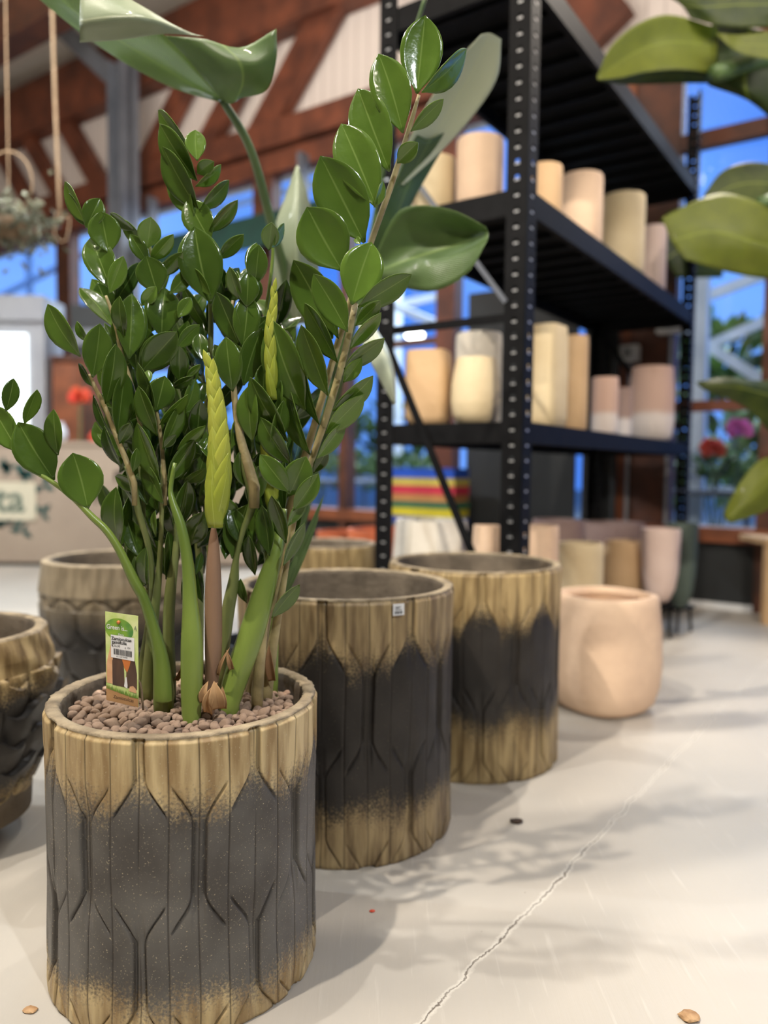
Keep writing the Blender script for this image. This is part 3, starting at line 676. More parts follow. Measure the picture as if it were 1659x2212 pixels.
for k in range(2):
    xa = c0.x+(c1.x-c0.x)*(k*.5+.03); xb = c0.x+(c1.x-c0.x)*(k*.5+.47)
    MB().box(xa, xb, YK-.02, YK, .05, zt-.05).build('door', M['wood_dark'] if k else M['wood_orange'], shf)
MB().box(c0.x, c1.x+.03, YK-.04, YK+.28, zt, zt+.04).build('top', M['wood_dark'], shf)
# stuff on the display counter: vases, flowers
def vase(name, px, py_bot, h, r, Y, m, label, cat='vase'):
    p = P(px, py_bot, Y)
    p.z = ztop
    o = MB().lathe(p, [(r*.6, 0), (r, h*.35), (r*.8, h*.7), (r*.45, h*.9), (r*.55, h), (r*.45, h), (r*.35, h*.88), (r*.7, h*.6), (r*.5, .02)], 24).build(name, m, origin=p, smooth=True)
    return tag(o, label, cat)
vase('glass_vase', 130, 950, .16, .06, 6.2, M['white_steel'], 'pale vase on the beige display counter')
vase('vase', 205, 950, .09, .05, 6.15, M['red'], 'red bowl on the beige display counter')
vase('vase', 70, 950, .12, .05, 6.3, M['greybox'], 'grey vase at the left of the display counter')
fp = P(172, 952, 6.3); fp.z = ztop
flower('cut_flower', fp, .36, M['red'], 'red and orange flower standing on the beige counter')
# dark machine above the cupboard
p = P(205, 700, 7.05); zb = zt+.04
sp_ = empty('coffee_machine', (p.x, 7.1, zb), 'dark appliance on top of the brown cupboard', 'appliance')
MB().box(p.x-.22, p.x+.2, 7.03, 7.25, zb, P(200, 660, 7.05).z).build('housing', M['blackpanel'], sp_)
MB().box(p.x-.18, p.x+.16, 7.01, 7.03, zb+.1, zb+.25).build('panel', M['steel'], sp_)

# ------------------------------------------------------------------ rack
A0, A1, B0, B1 = 2.30, 4.60, 1.04, 1.62
ZTOP = 2.9
SH = [(.06, .13), (.885, .955), (1.62, 1.70), (2.33, 2.41)]     # beam bottom/top levels
rack = empty('storage_rack', BW(A0, B0, 0), 'tall black perforated steel shelving rack full of planters', 'shelving rack')
def post(a, b, sa, sb):
    mb = MB(); w = .074; th = .003; hole = .011; pit = .05
    # two flanges, with a column of holes each
    for fl_ in (0, 1):
        def seg(u0, u1, z0, z1, mi=0, ext=0):
            if fl_ == 0: mb.bb(a, a+sa*(th+ext), b+sb*u0, b+sb*u1, z0, z1, mi)
            else: mb.bb(a+sa*u0, a+sa*u1, b, b+sb*(th+ext), z0, z1, mi)
        seg(0, .030, 0, ZTOP); seg(.044, w, 0, ZTOP)
        z = .03
        while z < ZTOP-.03:
            seg(.030, .044, z+.011, z+pit)
            z += pit
        seg(.030, .044, 0, .03)
    # pale strips by the holes: bare metal with its glint painted in
    z = .03
    while z < ZTOP-.05:
        for fl_ in (0, 1):
            zc_ = z+.005
            if fl_ == 0: mb.bb(a-sa*.0012, a, b+sb*.029, b+sb*.045, zc_-.012, zc_-.006, 1)
            else: mb.bb(a+sa*.029, a+sa*.045, b-sb*.0012, b, zc_-.012, zc_-.005, 1)
        z += pit
    o = mb.build('post', [M['black'], M['rackhole']], rack)
    MB().bb(a-sa*.008, a+sa*.08, b-sb*.008, b+sb*.08, -.0, .006).build('foot', M['black'], o)
    return o
post(A0, B0, 1, 1); post(A1, B0, -1, 1); post(A0, B1, 1, -1); post(A1, B1, -1, -1)
for zb_, zt_ in SH:
    def beam(a0, a1, b0, b1):
        MB().bb(a0, a1, b0, b1, zb_, zt_).build('beam', M['black'], rack)
    beam(A0+.03, A1-.03, B0+.004, B0+.028); beam(A0+.03, A1-.03, B1-.028, B1-.004)
    beam(A0+.004, A0+.028, B0+.03, B1-.03); beam(A1-.028, A1-.004, B0+.03, B1-.03)
    d_ = MB(); d_.bb(A0+.03, A1-.03, B0+.03, B1-.03, zt_-.012, zt_-.002)
    k = A0+.12
    while k < A1-.1: d_.bb(k, k+.04, B0+.03, B1-.03, zt_-.035, zt_-.012); k += .16
    d_.build('shelf', M['black'], rack)
# side braces (flat bars) on the short ends and the back
def brace(p, q, m='black'):
    MB().bar(p, q, .004, .03, up=Vector((0, 0, 1))).build('brace', M[m], rack)
brace(BW(A0-.004, B1-.03, .93+.35), BW(A0-.004, B0+.03, .22))
_q = onA(880, 365, A0-.004); _w = onA(1092, 652, A0-.004)
MB().bar(BW(A0-.004, _q[0], _q[1]), BW(A0-.004, _w[0], _w[1]), .004, .016).build('brace', M['steel'], rack)
brace(BW(A0-.004, B1-.03, .2), BW(A0-.004, B0+.5, .2))
brace(BW(A1-.01, B1-.03, 1.62), BW(A1-.01, B0+.03, 1.0))
b_, z_, _ = onB(1325, 968, B1)[0], onB(1325, 968, B1)[1], 0
brace(BW(onB(1325, 968, B1)[0], B1, onB(1325, 968, B1)[1]), BW(onB(1440, 1125, B1)[0], B1, onB(1440, 1125, B1)[1]), 'silver')
MB().bb(A0+.02, A0+.024, B0+.03, B1-.03, 1.28, 1.31).build('tie_bar', M['black'], rack)
# bright upright behind the far post: galvanised pole at back left
pb = BW(A0+.1, B1+.03, 1.75)
pole = empty('galvanised_pole', pb, 'galvanised slotted pole behind the upper left corner of the rack', 'pole')
mbp = MB()
mbp.bb(A0+.08, A0+.12, B1+.01, B1+.013, 1.75, 4.95); mbp.bb(A0+.08, A0+.083, B1+.01, B1+.045, 1.75, 4.95); mbp.bb(A0+.117, A0+.12, B1+.01, B1+.045, 1.75, 4.95)
mbp.build('shaft', M['silver'], pole)
for k in range(3): MB().bb(A0+.078, A0+.122, B1+.008, B1+.047, 2.0+k*.9, 2.02+k*.9).build('clip', M['steel'], pole)

# ------------------------------------------------------------------ black wall panels behind rack
for i, (x0, x1) in enumerate(((1008, 1120), (1120, 1250), (1258, 1338))):
    bb0, bb1 = wb(x0, 900, 4.66), wb(x1, 900, 4.66)
    o = MB().bb(4.64, 4.67, bb0-.012, bb1+.012, .02, 1.98).build('standing_board', M['blackpanel'], origin=BW(4.65, (bb0+bb1)/2, 0))
    tag(o, ['left black board standing against the glazing behind the rack', 'middle black board standing behind the rack', 'right black board beside the lit edge of the timber column'][i], 'board')
# small white boxes on the dark post
for i, (x0, x1, y0, y1) in enumerate(((1340, 1380, 745, 782), (1420, 1478, 680, 722))):
    bb0, zz0, _ = onA(x0, y1, 4.7); bb1, zz1, _ = onA(x1, y0, 4.7)
    r_ = empty('wall_box', BW(4.72, (bb0+bb1)/2, zz0), ['small square white switch box on the timber post', 'larger white electrical box high on the dark post'][i], 'electrical box')
    MB().bb(4.66, 4.74, bb0, bb1, zz0, zz1).build('housing', M['white'], r_)
    MB().bb(4.655, 4.66, bb0+(bb1-bb0)*.3, bb0+(bb1-bb0)*.7, zz0+.02, zz1-.02).build('cover', M['greybox'], r_)
    MB().tube([BW(4.72, (bb0+bb1)/2, zz0), BW(4.72, (bb0+bb1)/2, .1)], .012, 6).build('conduit', M['greybox'], r_)

# ------------------------------------------------------------------ smooth planters
def planter(c, R, H, m, kind='round', label='', name='planter', group=None, rot=.3):
    c = Vector(c); t = max(.01, R*.1)
    sq = None; fc = None
    if kind == 'cyl': pr = [(R*.86, 0), (R*.96, H*.03), (R, H*.10), (R, H*.92), (R*.985, H*.98), (R*.96, H)]
    elif kind == 'egg': pr = [(R*.60, 0), (R*.78, H*.04), (R*.93, H*.15), (R, H*.36), (R*.98, H*.6), (R*.88, H*.85), (R*.82, H*.97), (R*.79, H)]
    elif kind == 'bowl': pr = [(R*.25, 0), (R*.52, H*.05), (R*.78, H*.2), (R*.92, H*.42), (R*.98, H*.7), (R, H*.95), (R*.98, H)]
    elif kind == 'square': pr = [(R*.72, 0), (R*.86, H*.03), (R*.93, H*.12), (R*.95, H*.5), (R*.92, H*.9), (R*.89, H*.97), (R*.87, H)]; sq = 4.5
    elif kind == 'soft': pr = [(R*.60, 0), (R*.76, H*.02), (R*.88, H*.08), (R*.97, H*.22), (R, H*.40), (R*.98, H*.7), (R*.93, H*.92), (R*.91, H*.98), (R*.88, H)]; sq = 2.7
    elif kind == 'facet': pr = [(R, 0), (R*.98, H*.02), (R*.80, H*.96), (R*.78, H)]; fc = 9
    else: pr = [(R*.7, 0), (R*.9, H*.06), (R, H*.25), (R*.97, H*.7), (R*.9, H*.97), (R*.87, H)]
    rr = pr[-1][0]
    inner = [(rr-t, H), (rr-t*1.3, H*.95)]
    for r_, z_ in reversed(pr[1:-2]):
        if z_ > H*.1: inner.append((max(r_-t*1.3, .005), z_))
    inner.append((max(pr[0][0]-t, .004), H*.08))
    n_ = 72 if not fc else 9*8
    mb = MB().lathe(c, pr+inner, n_, sq=sq, facet=fc, rot=rot)
    o = mb.build(name, m, origin=c, smooth=(fc is None)); 
    if fc: autosmooth(o.data, 12)
    else: autosmooth(o.data, 50)
    tag(o, label, 'planter', group); return o
def rackpot(xl, xr, yt, zs_, kind, m, label, b=None, a=None, rot=.3, k=1.0):
    xc = (xl+xr)/2; ym = (yt+1000)/2
    R = .1
    for _ in range(3):
        if b is not None: aa, z, Y = onB(xc, yt, b+R); c = BW(aa, b+R)
        else: bb_, z, Y = onA(xc, yt, a+R); c = BW(a+R, bb_)
        R = (xr-xl)/2/FPX*Y*.98
    planter((c.x, c.y, zs_), R*k, z-zs_, M[m], kind, label, rot=rot)
z3 = SH[1][1]; z2 = SH[2][1]; z1_ = SH[0][1]
# middle shelf
rackpot(877, 977, 760, z3, 'square', 'st_tan', 'tan rounded planter at the left end of the middle shelf', a=A0+.04, rot=-.3)
rackpot(975, 1083, 775, z3, 'egg', 'st_cream', 'cream rounded planter right of the tan one on the middle shelf', a=A0+.04)
rackpot(985, 1085, 722, z3, 'cyl', 'st_white', 'taller pale planter behind the cream one on the middle shelf', a=A0+.36)
rackpot(1133, 1224, 706, z3, 'square', 'st_cream', 'tall cream square-sided planter right of the front rack post', b=B0+.05, rot=.9)
rackpot(1215, 1272, 727, z3, 'cyl', 'st_tan', 'slim tan planter beside the tall cream one', b=B0+.1)
rackpot(1280, 1336, 816, z3, 'cyl', 'st_pinklit', 'small pink planter with light painted on its base on the middle shelf', b=B0+.04)
rackpot(1334, 1366, 838, z3, 'cyl', 'st_mauvelit', 'narrow mauve planter between the two pink planters', b=B0+.06)
rackpot(1362, 1458, 794, z3, 'round', 'st_pinklit', 'large pink planter with light painted on its base at the right end of the middle shelf', b=B0+.0)
# upper shelf
rackpot(898, 985, 347, z2, 'cyl', 'st_cream', 'cream planter on the upper shelf behind the big leaf', a=A0+.05)
rackpot(835, 905, 375, z2, 'facet', 'st_white', 'pale faceted planter at the left end of the upper shelf', a=A0+.04)
rackpot(988, 1088, 305, z2, 'cyl', 'st_peach', 'round peach planter left of the front post on the upper shelf', a=A0+.04)
rackpot(1142, 1215, 362, z2, 'cyl', 'st_tan', 'tan planter just right of the front post on the upper shelf', b=B0+.08)
rackpot(1212, 1302, 383, z2, 'cyl', 'st_peach', 'peach planter second from the post on the upper shelf', b=B0+.06)
rackpot(1300, 1393, 427, z2, 'cyl', 'st_cream', 'cream cylinder planter on the upper shelf', b=B0+.05)
rackpot(1385, 1440, 492, z2, 'cyl', 'st_pink', 'pink planter at the right end of the upper shelf', b=B0+.05)
# bottom shelf
rackpot(1125, 1208, 1135, z1_, 'cyl', 'st_peach', 'peach planter right of the front post on the bottom shelf', b=B0+.02)
rackpot(1202, 1304, 1172, z1_, 'cyl', 'st_cream', 'cream planter on the bottom shelf above the terracotta pot', b=B0-.02)
rackpot(1300, 1396, 1168, z1_, 'egg', 'st_tan', 'tan planter beside the cream one on the bottom shelf', b=B0+.01)
rackpot(1386, 1470, 1142, .17, 'bowl', 'st_pink', 'pink rounded bowl planter on a black stand in front of the rack', b=.87)
_d = ray(1428, 1142); _t = .962/_d.dot(VB); _p = CAM+_d*_t
sd_ = empty('plant_stand', (_p.x, _p.y, 0), 'black stand under the pink bowl planter', 'stand')
MB().lathe((_p.x, _p.y, .155), [(.001, 0), (.07, 0), (.07, .014), (.001, .014)], 24).build('top', M['black'], sd_)
for k in range(3): MB().tube([(_p.x+.06*math.cos(k*2.1), _p.y+.06*math.sin(k*2.1), 0), (_p.x+.05*math.cos(k*2.1), _p.y+.05*math.sin(k*2.1), .155)], .008, 8).build('leg', M['black'], sd_)
rackpot(1440, 1508, 1130, .13, 'bowl', 'st_grey', 'dark green-grey bowl planter on a black stand in front of the far rack post', b=.83)
_d = ray(1474, 1130); _t = .92/_d.dot(VB); _p = CAM+_d*_t
sd_ = empty('plant_stand', (_p.x, _p.y, 0), 'small black stand under the green-grey bowl planter', 'stand')
MB().lathe((_p.x, _p.y, .118), [(.001, 0), (.07, 0), (.07, .011), (.001, .011)], 24).build('top', M['black'], sd_)
for k in range(3): MB().tube([(_p.x+.06*math.cos(k*2.1), _p.y+.06*math.sin(k*2.1), 0), (_p.x+.05*math.cos(k*2.1), _p.y+.05*math.sin(k*2.1), .118)], .008, 8).build('leg', M['black'], sd_)
rackpot(1150, 1262, 1122, z1_, 'bowl', 'st_mauve', 'dark mauve bowl planter behind the peach one', b=B0+.22)
rackpot(1262, 1392, 1128, z1_, 'bowl', 'st_mauve', 'second dark mauve bowl behind the cream and tan planters', b=B0+.22)
rackpot(1022, 1085, 1135, z1_, 'square', 'st_peach', 'peach planter left of the front rack post at the bottom', a=A0+.05, rot=.2)
rackpot(828, 1032, 1122, z1_, 'facet', 'st_white', 'large white faceted planter on the bottom shelf', a=A0+.07)

# coloured stack of trays outside left of the rack
a_t = 4.35
stack = [('blue', (34, 84, 196)), ('yellow', (206, 190, 90)), ('red', (206, 52, 78)), ('orange', (196, 140, 84)), ('green', (40, 110, 84)), ('lemon', (222, 206, 50)), ('navy', (36, 72, 180))]
ys = [(1012, 1032), (1033, 1045), (1049, 1066), (1067, 1082), (1083, 1095), (1096, 1112), (1114, 1124)]
bL = onA(845, 1080, a_t)[0]; bR = onA(1000, 1080, a_t)[0]; bM = (bL+bR)/2
zprev = onA(900, 1126, a_t)[1]
stand = empty('pallet_box', BW(a_t, bM, 0), 'grey wooden pallet box carrying the stack of coloured trays', 'box')
for k in range(4): MB().bb(a_t-.1, a_t-.08, bM-.26, bM+.26, .02+k*zprev/4, zprev/4*(k+1)-.01).build('slat', M['steel'], stand)
for sb in (-.24, .24): MB().bb(a_t-.08, a_t+.1, bM+sb-.02, bM+sb+.02, 0, zprev-.01).build('side', M['steel'], stand)
MB().bb(a_t-.1, a_t+.1, bM-.26, bM+.26, zprev-.01, zprev).build('lid', M['steel'], stand)
for (nm, c), (y0, y1) in zip(reversed(stack), reversed(ys)):
    zt_ = onA(900, y0-1, a_t)[1]; hw_ = abs(bL-bR)/2*random.uniform(.94, 1)
    tr = MB(); tr.bb(a_t-.1, a_t+.1, bM-hw_, bM+hw_, zprev, zprev+.006)
    tr.bb(a_t-.1, a_t-.09, bM-hw_, bM+hw_, zprev+.006, zt_); tr.bb(a_t+.09, a_t+.1, bM-hw_, bM+hw_, zprev+.006, zt_)
    tr.bb(a_t-.09, a_t+.09, bM-hw_, bM-hw_+.01, zprev+.006, zt_); tr.bb(a_t-.09, a_t+.09, bM+hw_-.01, bM+hw_, zprev+.006, zt_)
    tr.bb(a_t-.105, a_t-.1, bM-hw_-.005, bM+hw_+.005, zt_-.006, zt_)
    o = tr.build('plastic_tray', mat('plastic_'+nm, srgb(*c), .45, c2=srgb(*[int(v*.92) for v in c]), scale=5), origin=BW(a_t, bM, zprev))
    tag(o, {'blue': 'blue tray at the top of the coloured stack', 'yellow': 'pale yellow tray under the top blue one', 'red': 'red tray in the coloured stack', 'orange': 'orange tray under the red one', 'green': 'green tray in the coloured stack', 'lemon': 'bright lemon yellow tray near the bottom of the stack', 'navy': 'blue tray at the bottom of the coloured stack'}[nm], 'tray', 'coloured trays stacked behind the rack')
    zprev = zt_
# terracotta pot and orange box behind
c = P(832, 1160, 3.35); c.z = 0
o = MB().lathe(c, [(.11, 0), (.15, .40), (.165, .40), (.165, P(832, 1142, 3.35).z), (.15, P(832, 1142, 3.35).z), (.10, .05)], 32).build('terracotta_pot', M['terracotta'], origin=c, smooth=True); autosmooth(o.data, 40)
tag(o, 'dark orange terracotta pot behind the white faceted planter', 'pot')
c = P(735, 1150, 3.9); c.z = 0
o = MB().lathe(c, [(.09, 0), (.11, .3), (.12, .3), (.12, P(735, 1146, 3.9).z), (.11, P(735, 1146, 3.9).z), (.08, .05)], 32).build('terracotta_pot', M['terracotta'], origin=c, smooth=True); autosmooth(o.data, 40)
tag(o, 'small orange terracotta pot seen behind the tan pot rim', 'pot')

# timber stand at the right edge
c = F(1652, 1350); ed = empty('wooden_stand', (c.x+.05, c.y, 0), 'pale wooden stand cut by the right edge', 'stand')
MB().box(c.x, c.x+.05, c.y, c.y+.05, 0, .42).build('leg', M['st_tan'], ed)
MB().box(c.x+.4, c.x+.45, c.y, c.y+.05, 0, .42).build('leg', M['st_tan'], ed)
MB().box(c.x-.01, c.x+.46, c.y-.01, c.y+.3, .42, .45).build('top', M['st_tan'], ed)

# ------------------------------------------------------------------ carved pots
def sstep(x, a, b):
    t = np.clip((x-a)/(b-a), 0, 1); return t*t*(3-2*t)
def carved(name, c, R, H, mats, nth, nz, kind, phase, label, rimw=.024, prof=None, inner_floor=.05):
    th = np.linspace(0, 2*np.pi, nth, endpoint=False)
    z = np.linspace(0, 1, nz)
    T, Z = np.meshgrid(th, z)
    seam = np.zeros_like(T); h = np.zeros_like(T); shift = np.zeros_like(T)
    if kind == 'log':
        NP = 8; ph = (T*NP/(2*np.pi)+phase) % 1.0; idx = np.floor((T*NP/(2*np.pi)+phase)) % NP
        wob = .02*np.sin(idx*2.1)+.012*np.sin(Z*9+idx*1.7)
        u = ph-.5+wob*.6                                  # -.5..5, panel centre 0
        zz = Z + .022*np.sin(idx*1.3) + .012*np.sin(idx*2.9+T*0)
        gg = (1-sstep(zz, .72, .885))*sstep(zz, .34, .50)+(1-sstep(zz, -.02, .13))
        gg = np.clip(gg, 0, 1)**.9
        uB = .5-np.abs(u)                                  # distance from the channel centre
        l1 = .055+.195*gg; l2 = .25+.195*gg
        d1 = uB-l1; d2 = uB-l2
        a1 = sstep(.25-l1, .004, .05); a2 = sstep(l2-.25, .004, .05)
        h -= .0034*np.exp(-(d1/.011)**2)*a1 + .0034*np.exp(-(d2/.011)**2)*a2
        # one-sided hollows beside each carved line, deepest in the narrow spindles
        h -= .0040*np.exp(-np.clip(-d1, 0, 1)/.05)*(d1 < 0)*a1*(1-gg)
        h -= .0040*np.exp(-np.clip(d2, 0, 1)/.05)*(d2 > 0)*a2*gg
        h -= .0022*np.exp(-np.clip(-d1, 0, 1)/.04)*(d1 < 0)*a1*gg+.0022*np.exp(-np.clip(d2, 0, 1)/.04)*(d2 > 0)*a2*(1-gg)
        h -= .0045*(1-sstep(uB, .035, .07))*(1-gg) + .0055*sstep(uB, .43, .465)*gg
        shift = np.where(Z > .5, .085*sstep(d1, -.02, .03)-.045, .03*sstep(-d2, -.02, .03))
        d = np.where(np.abs(d1)+1-a1 < np.abs(d2)+1-a2, d1, d2)
        # fine plank seams
        pk = (u*4+.5) % 1.0-.5
        sl = np.exp(-(pk/(.030))**2)*(1 if nth > 700 else .8)
        h -= .0016*sl
        seam = np.clip(.85*np.exp(-(pk/.020)**2), 0, 1)
        cen = .5*np.maximum(np.exp(-(d1/.009)**2)*a1, np.exp(-(d2/.009)**2)*a2)
        seam = np.clip(np.maximum(seam, cen), 0, 1)
        h += .0014*np.sin(T*23+Z*4)*np.sin(Z*13+T*5)*.5
        h -= .004*sstep(Z, .985, 1.0)+.003*sstep(Z, .015, 0)
        Rz = np.ones_like(z)*R*(1-.012*np.sin(z*3.1))
    elif kind == 'diamond':
        NP = 14; q = T*NP/(2*np.pi); rows = 3.3
        zr = np.clip(Z/.80, 0, 1)*rows
        row = np.floor(zr); fz = zr-row
        px_ = (q+.5*(row % 2)) % 1.0-.5
        # hexagonal scales
        dd = np.abs(px_)*1.0
        edge = np.minimum(.5-dd, 1.0)
        tri = np.abs(px_)*2
        e2 = np.abs(fz-.0-tri*.42); 
        h += np.where(Z < .80, -.009*np.exp(-(e2/.10)**2) - .006*np.exp(-(edge/.05)**2)*(fz > .42) - .006*(1-fz)*.6, 0)
        h += .004*sstep(Z, .80, .815)
        Rz = np.interp(z, [p[0] for p in prof], [p[1] for p in prof])*R
    elif kind == 'feather':
        NP = 12; q = T*NP/(2*np.pi); rows = 6.0
        zr = np.clip(Z/.82, 0, 1)*rows + .25*np.sin(q*6.283)
        row = np.floor(zr); fz = zr-row
        px_ = (q+.5*(row % 2)) % 1.0-.5
        h += np.where(Z < .84, .014*(fz)*(1-(2*px_)**2*.8)-.006*np.exp(-((.5-np.abs(px_))/.06)**2), 0)
        h += .004*np.sin(Z*40+T*11)*.4
        Rz = np.interp(z, [p[0] for p in prof], [p[1] for p in prof])*R
    Rr = Rz[:, None]+h
    X = Rr*np.cos(T); Yc = Rr*np.sin(T); ZZ = Z*H
    verts = np.stack([X, Yc, ZZ], -1).reshape(-1, 3)
    ring_top = Rr[-1]
    extra = []; seamx = []
    rt = Rz[-1]
    rings = [(rt-.003, H+.003, .0), (rt-.008, H+.0045, .0), (rt-rimw+.004, H+.004, 0), (rt-rimw, H+.001, 0), (rt-rimw-.002, H-.01, 0), (rt-rimw-.003, H*.7, 0), (rt-rimw-.006, H*.4, 0), (rt-rimw-.012, inner_floor, 0), (.01, inner_floor, 0)]
    jr = np.random.RandomState(3).normal(0, 1, (len(rings), nth))
    kern = np.ones(9)/9
    for i, (r_, z_, _) in enumerate(rings):
        j = np.convolve(np.r_[jr[i][-4:], jr[i], jr[i][:4]], kern, 'valid')
        rr_ = r_+j*(.0018 if i < 5 else 0)
        extra.append(np.stack([rr_*np.cos(th), rr_*np.sin(th), np.full(nth, z_)+j*(.001 if i < 4 else 0)], -1)); seamx.append(np.zeros(nth))
    bot = np.array([[0, 0, 0.0]])
    verts = np.concatenate([verts]+extra+[bot]); seamv = np.concatenate([seam.reshape(-1)]+seamx+[np.zeros(1)])
    NR = nz+len(rings)
    i = np.arange(NR-1)[:, None]*nth; k = np.arange(nth)[None, :]; k2 = (k+1) % nth
    quads = np.stack([i+k, i+k2, i+nth+k2, i+nth+k], -1).reshape(-1, 4)
    nq = len(quads)
    me = bpy.data.meshes.new(name); me.vertices.add(len(verts)); me.vertices.foreach_set('co', verts.reshape(-1))
    bi = len(verts)-1; fan = np.stack([np.full(nth, bi), (np.arange(nth)+1) % nth, np.arange(nth)], -1)
    top0 = (NR-1)*nth
    loops = np.concatenate([quads.reshape(-1), fan.reshape(-1), top0+np.arange(nth)])
    starts = np.concatenate([np.arange(nq)*4, nq*4+np.arange(nth)*3, [nq*4+nth*3]]); tot = np.concatenate([np.full(nq, 4), np.full(nth, 3), [nth]])
    me.loops.add(len(loops)); me.loops.foreach_set('vertex_index', loops.astype(np.int32))
    me.polygons.add(len(starts)); me.polygons.foreach_set('loop_start', starts.astype(np.int32)); me.polygons.foreach_set('loop_total', tot.astype(np.int32))
    mi = np.zeros(len(starts), np.int32); rowi = np.arange(nq)//nth
    mi[:nq][(rowi >= nz-1) & (rowi < nz+3)] = 1; mi[:nq][rowi >= nz+3] = 2; mi[-1] = 2
    for m_ in mats: me.materials.append(m_)
    me.polygons.foreach_set('material_index', mi); me.polygons.foreach_set('use_smooth', np.ones(len(starts), bool))
    me.update(calc_edges=True); me.validate()
    at = me.attributes.new('seam', 'FLOAT', 'POINT'); at.data.foreach_set('value', seamv.astype(np.float32))
    at = me.attributes.new('glaze', 'FLOAT', 'POINT'); at.data.foreach_set('value', np.concatenate([shift.reshape(-1), np.zeros(len(verts)-nz*nth)]).astype(np.float32))
    o = bpy.data.objects.new(name, me); COL.objects.link(o); o.location = c
    tag(o, label, 'planter'); return o
C1 = Vector((-.319, 1.222, 0)); R1, H1 = .213, .428
C2 = Vector((-.083, 1.715, 0)); R2, H2 = .243, .537
C3 = Vector((.255, 2.13, 0)); R3, H3 = .240, .537
carved('log_planter', C1, R1, H1, [M['log1'], M['rim'], M['potin']], 1300, 300, 'log', .07, 'pale tan and charcoal carved log planter in front, filled with pebbles', inner_floor=.3)
pot2 = carved('log_planter', C2, R2, H2, [M['log2'], M['rim'], M['potin']], 900, 220, 'log', .20, 'dark carved log planter with white price sticker, second in the row')
carved('log_planter', C3, R3, H3, [M['log3'], M['rim'], M['potin']], 720, 180, 'log', .05, 'honey-rimmed carved log planter, third in the row before the rack')
# further log pot behind
C4 = P(702, 1178, 3.0); C4.z = 0
carved('log_planter', C4, .205, P(702, 1174, 3.0).z, [M['log3'], M['rim'], M['potin']], 400, 90, 'log', .3, 'smaller tan log planter partly hidden behind the second pot')
C5 = P(268, 1205, 2.5); C5.z = 0
carved('diamond_planter', C5, .262, P(265, 1205, 2.5).z, [M['scale'], M['rim'], M['potin']], 700, 260, 'diamond', 0, 'barrel planter with carved diamond scales behind the plant tag', prof=[(0, .62), (.15, .76), (.35, .90), (.6, .985), (.78, 1.0), (.81, .985), (.93, .95), (1, .94)])
C6 = Vector((-.945, 1.60, 0))
carved('feather_planter', C6, .235, P(30, 1365, 1.6).z, [M['log3'], M['rim'], M['potin']], 600, 240, 'feather', 0, 'egg-shaped planter with overlapping carved scales cut by the left edge', prof=[(0, .40), (.08, .52), (.25, .76), (.5, .95), (.75, 1.0), (.9, .96), (1, .91)])
# terracotta pale pot at right
planter((.745, 2.54, 0), .172, .387, M['st_peach'], 'soft', 'pale terracotta rounded planter standing alone on the floor at right', rot=.55)
# price sticker on pot2
sc_ = None
ang = None
tgt = P(859, 1316, 1.5)
dv = (Vector((tgt.x, tgt.y, 0))-C2); 
# intersect the ray with the pot wall
d = ray(859, 1316); best = None
for i_ in range(2000):
    t = .8e-3+i_*1e-6; p = CAM+d*t
    if (Vector((p.x, p.y, 0))-C2).length < R2+.002: best = p; break
nv = Vector((best.x-C2.x, best.y-C2.y, 0)).normalized(); sx_ = Vector((0, 0, 1)).cross(nv).normalized()
# right-hand direction seen from outside
stk = MB(); w_, h_ = .0125, .0115
def stq(u0, u1, v0, v1, off, mi=0):
    c8 = []
    for o_ in (off-.0006, off): c8 += [best+sx_*u0+UY*v0+nv*o_, best+sx_*u1+UY*v0+nv*o_, best+sx_*u1+UY*v1+nv*o_, best+sx_*u0+UY*v1+nv*o_]
    stk.hexa(c8, mi)
stq(-w_, w_, -h_, h_, .0045)
rng = random.Random(4); u = -w_*.7
while u < w_*.6:
    q_ = rng.uniform(.0004, .0011); stq(u, u+q_, -h_*.75, -h_*.25, .0049, 1); u += q_+rng.uniform(.0004, .0012)
for v in (-.0005, .0025, .005): stq(-w_*.6, w_*rng.uniform(.1, .6), v, v+.0011, .0049, 1)
sto = stk.build('price_sticker', [M['white'], M['blackink']], pot2); sto['label'] = 'white price sticker with barcode'

# ------------------------------------------------------------------ pebbles in the front pot
soil = MB().lathe((C1.x, C1.y, .3), [(.001, 0), (.170, 0), (.170, .085), (.12, .092), (.001, .095)], 40).build('potting_soil', M['soil'], origin=(C1.x, C1.y, .3), smooth=True)
tag(soil, 'dark potting soil under the clay pebbles', 'soil', kind='stuff')
pm = []
for k in range(10):
    bm = bmesh.new(); bmesh.ops.create_icosphere(bm, subdivisions=3, radius=1)
    sxy = (random.uniform(.85, 1.35), random.uniform(.75, 1.05), random.uniform(.6, .85)); off = Vector((k*7.3, k*3.1, 0))
    for v in bm.verts:
        nn = noise.noise(v.co*1.0+off)*.26+noise.noise(v.co*2.7+off)*.12
        v.co = Vector((v.co.x*sxy[0], v.co.y*sxy[1], v.co.z*sxy[2]))*(1+nn)
    me = bpy.data.meshes.new('clay_pebble'); bm.to_mesh(me); bm.free()
    me.materials.append(M['pebble'] if k < 8 else M['pebbled']); me.polygons.foreach_set('use_smooth', [True]*len(me.polygons)); pm.append(me)
stems_xy = []
def surf_z(x, y):
    r = math.hypot(x-C1.x, y-C1.y); return H1-.018+.008*(1-(r/.19)**2)-(.018 if (x > C1.x+.08 and y > C1.y+.06) else 0)
pts = []; rng = random.Random(21); tries = 0
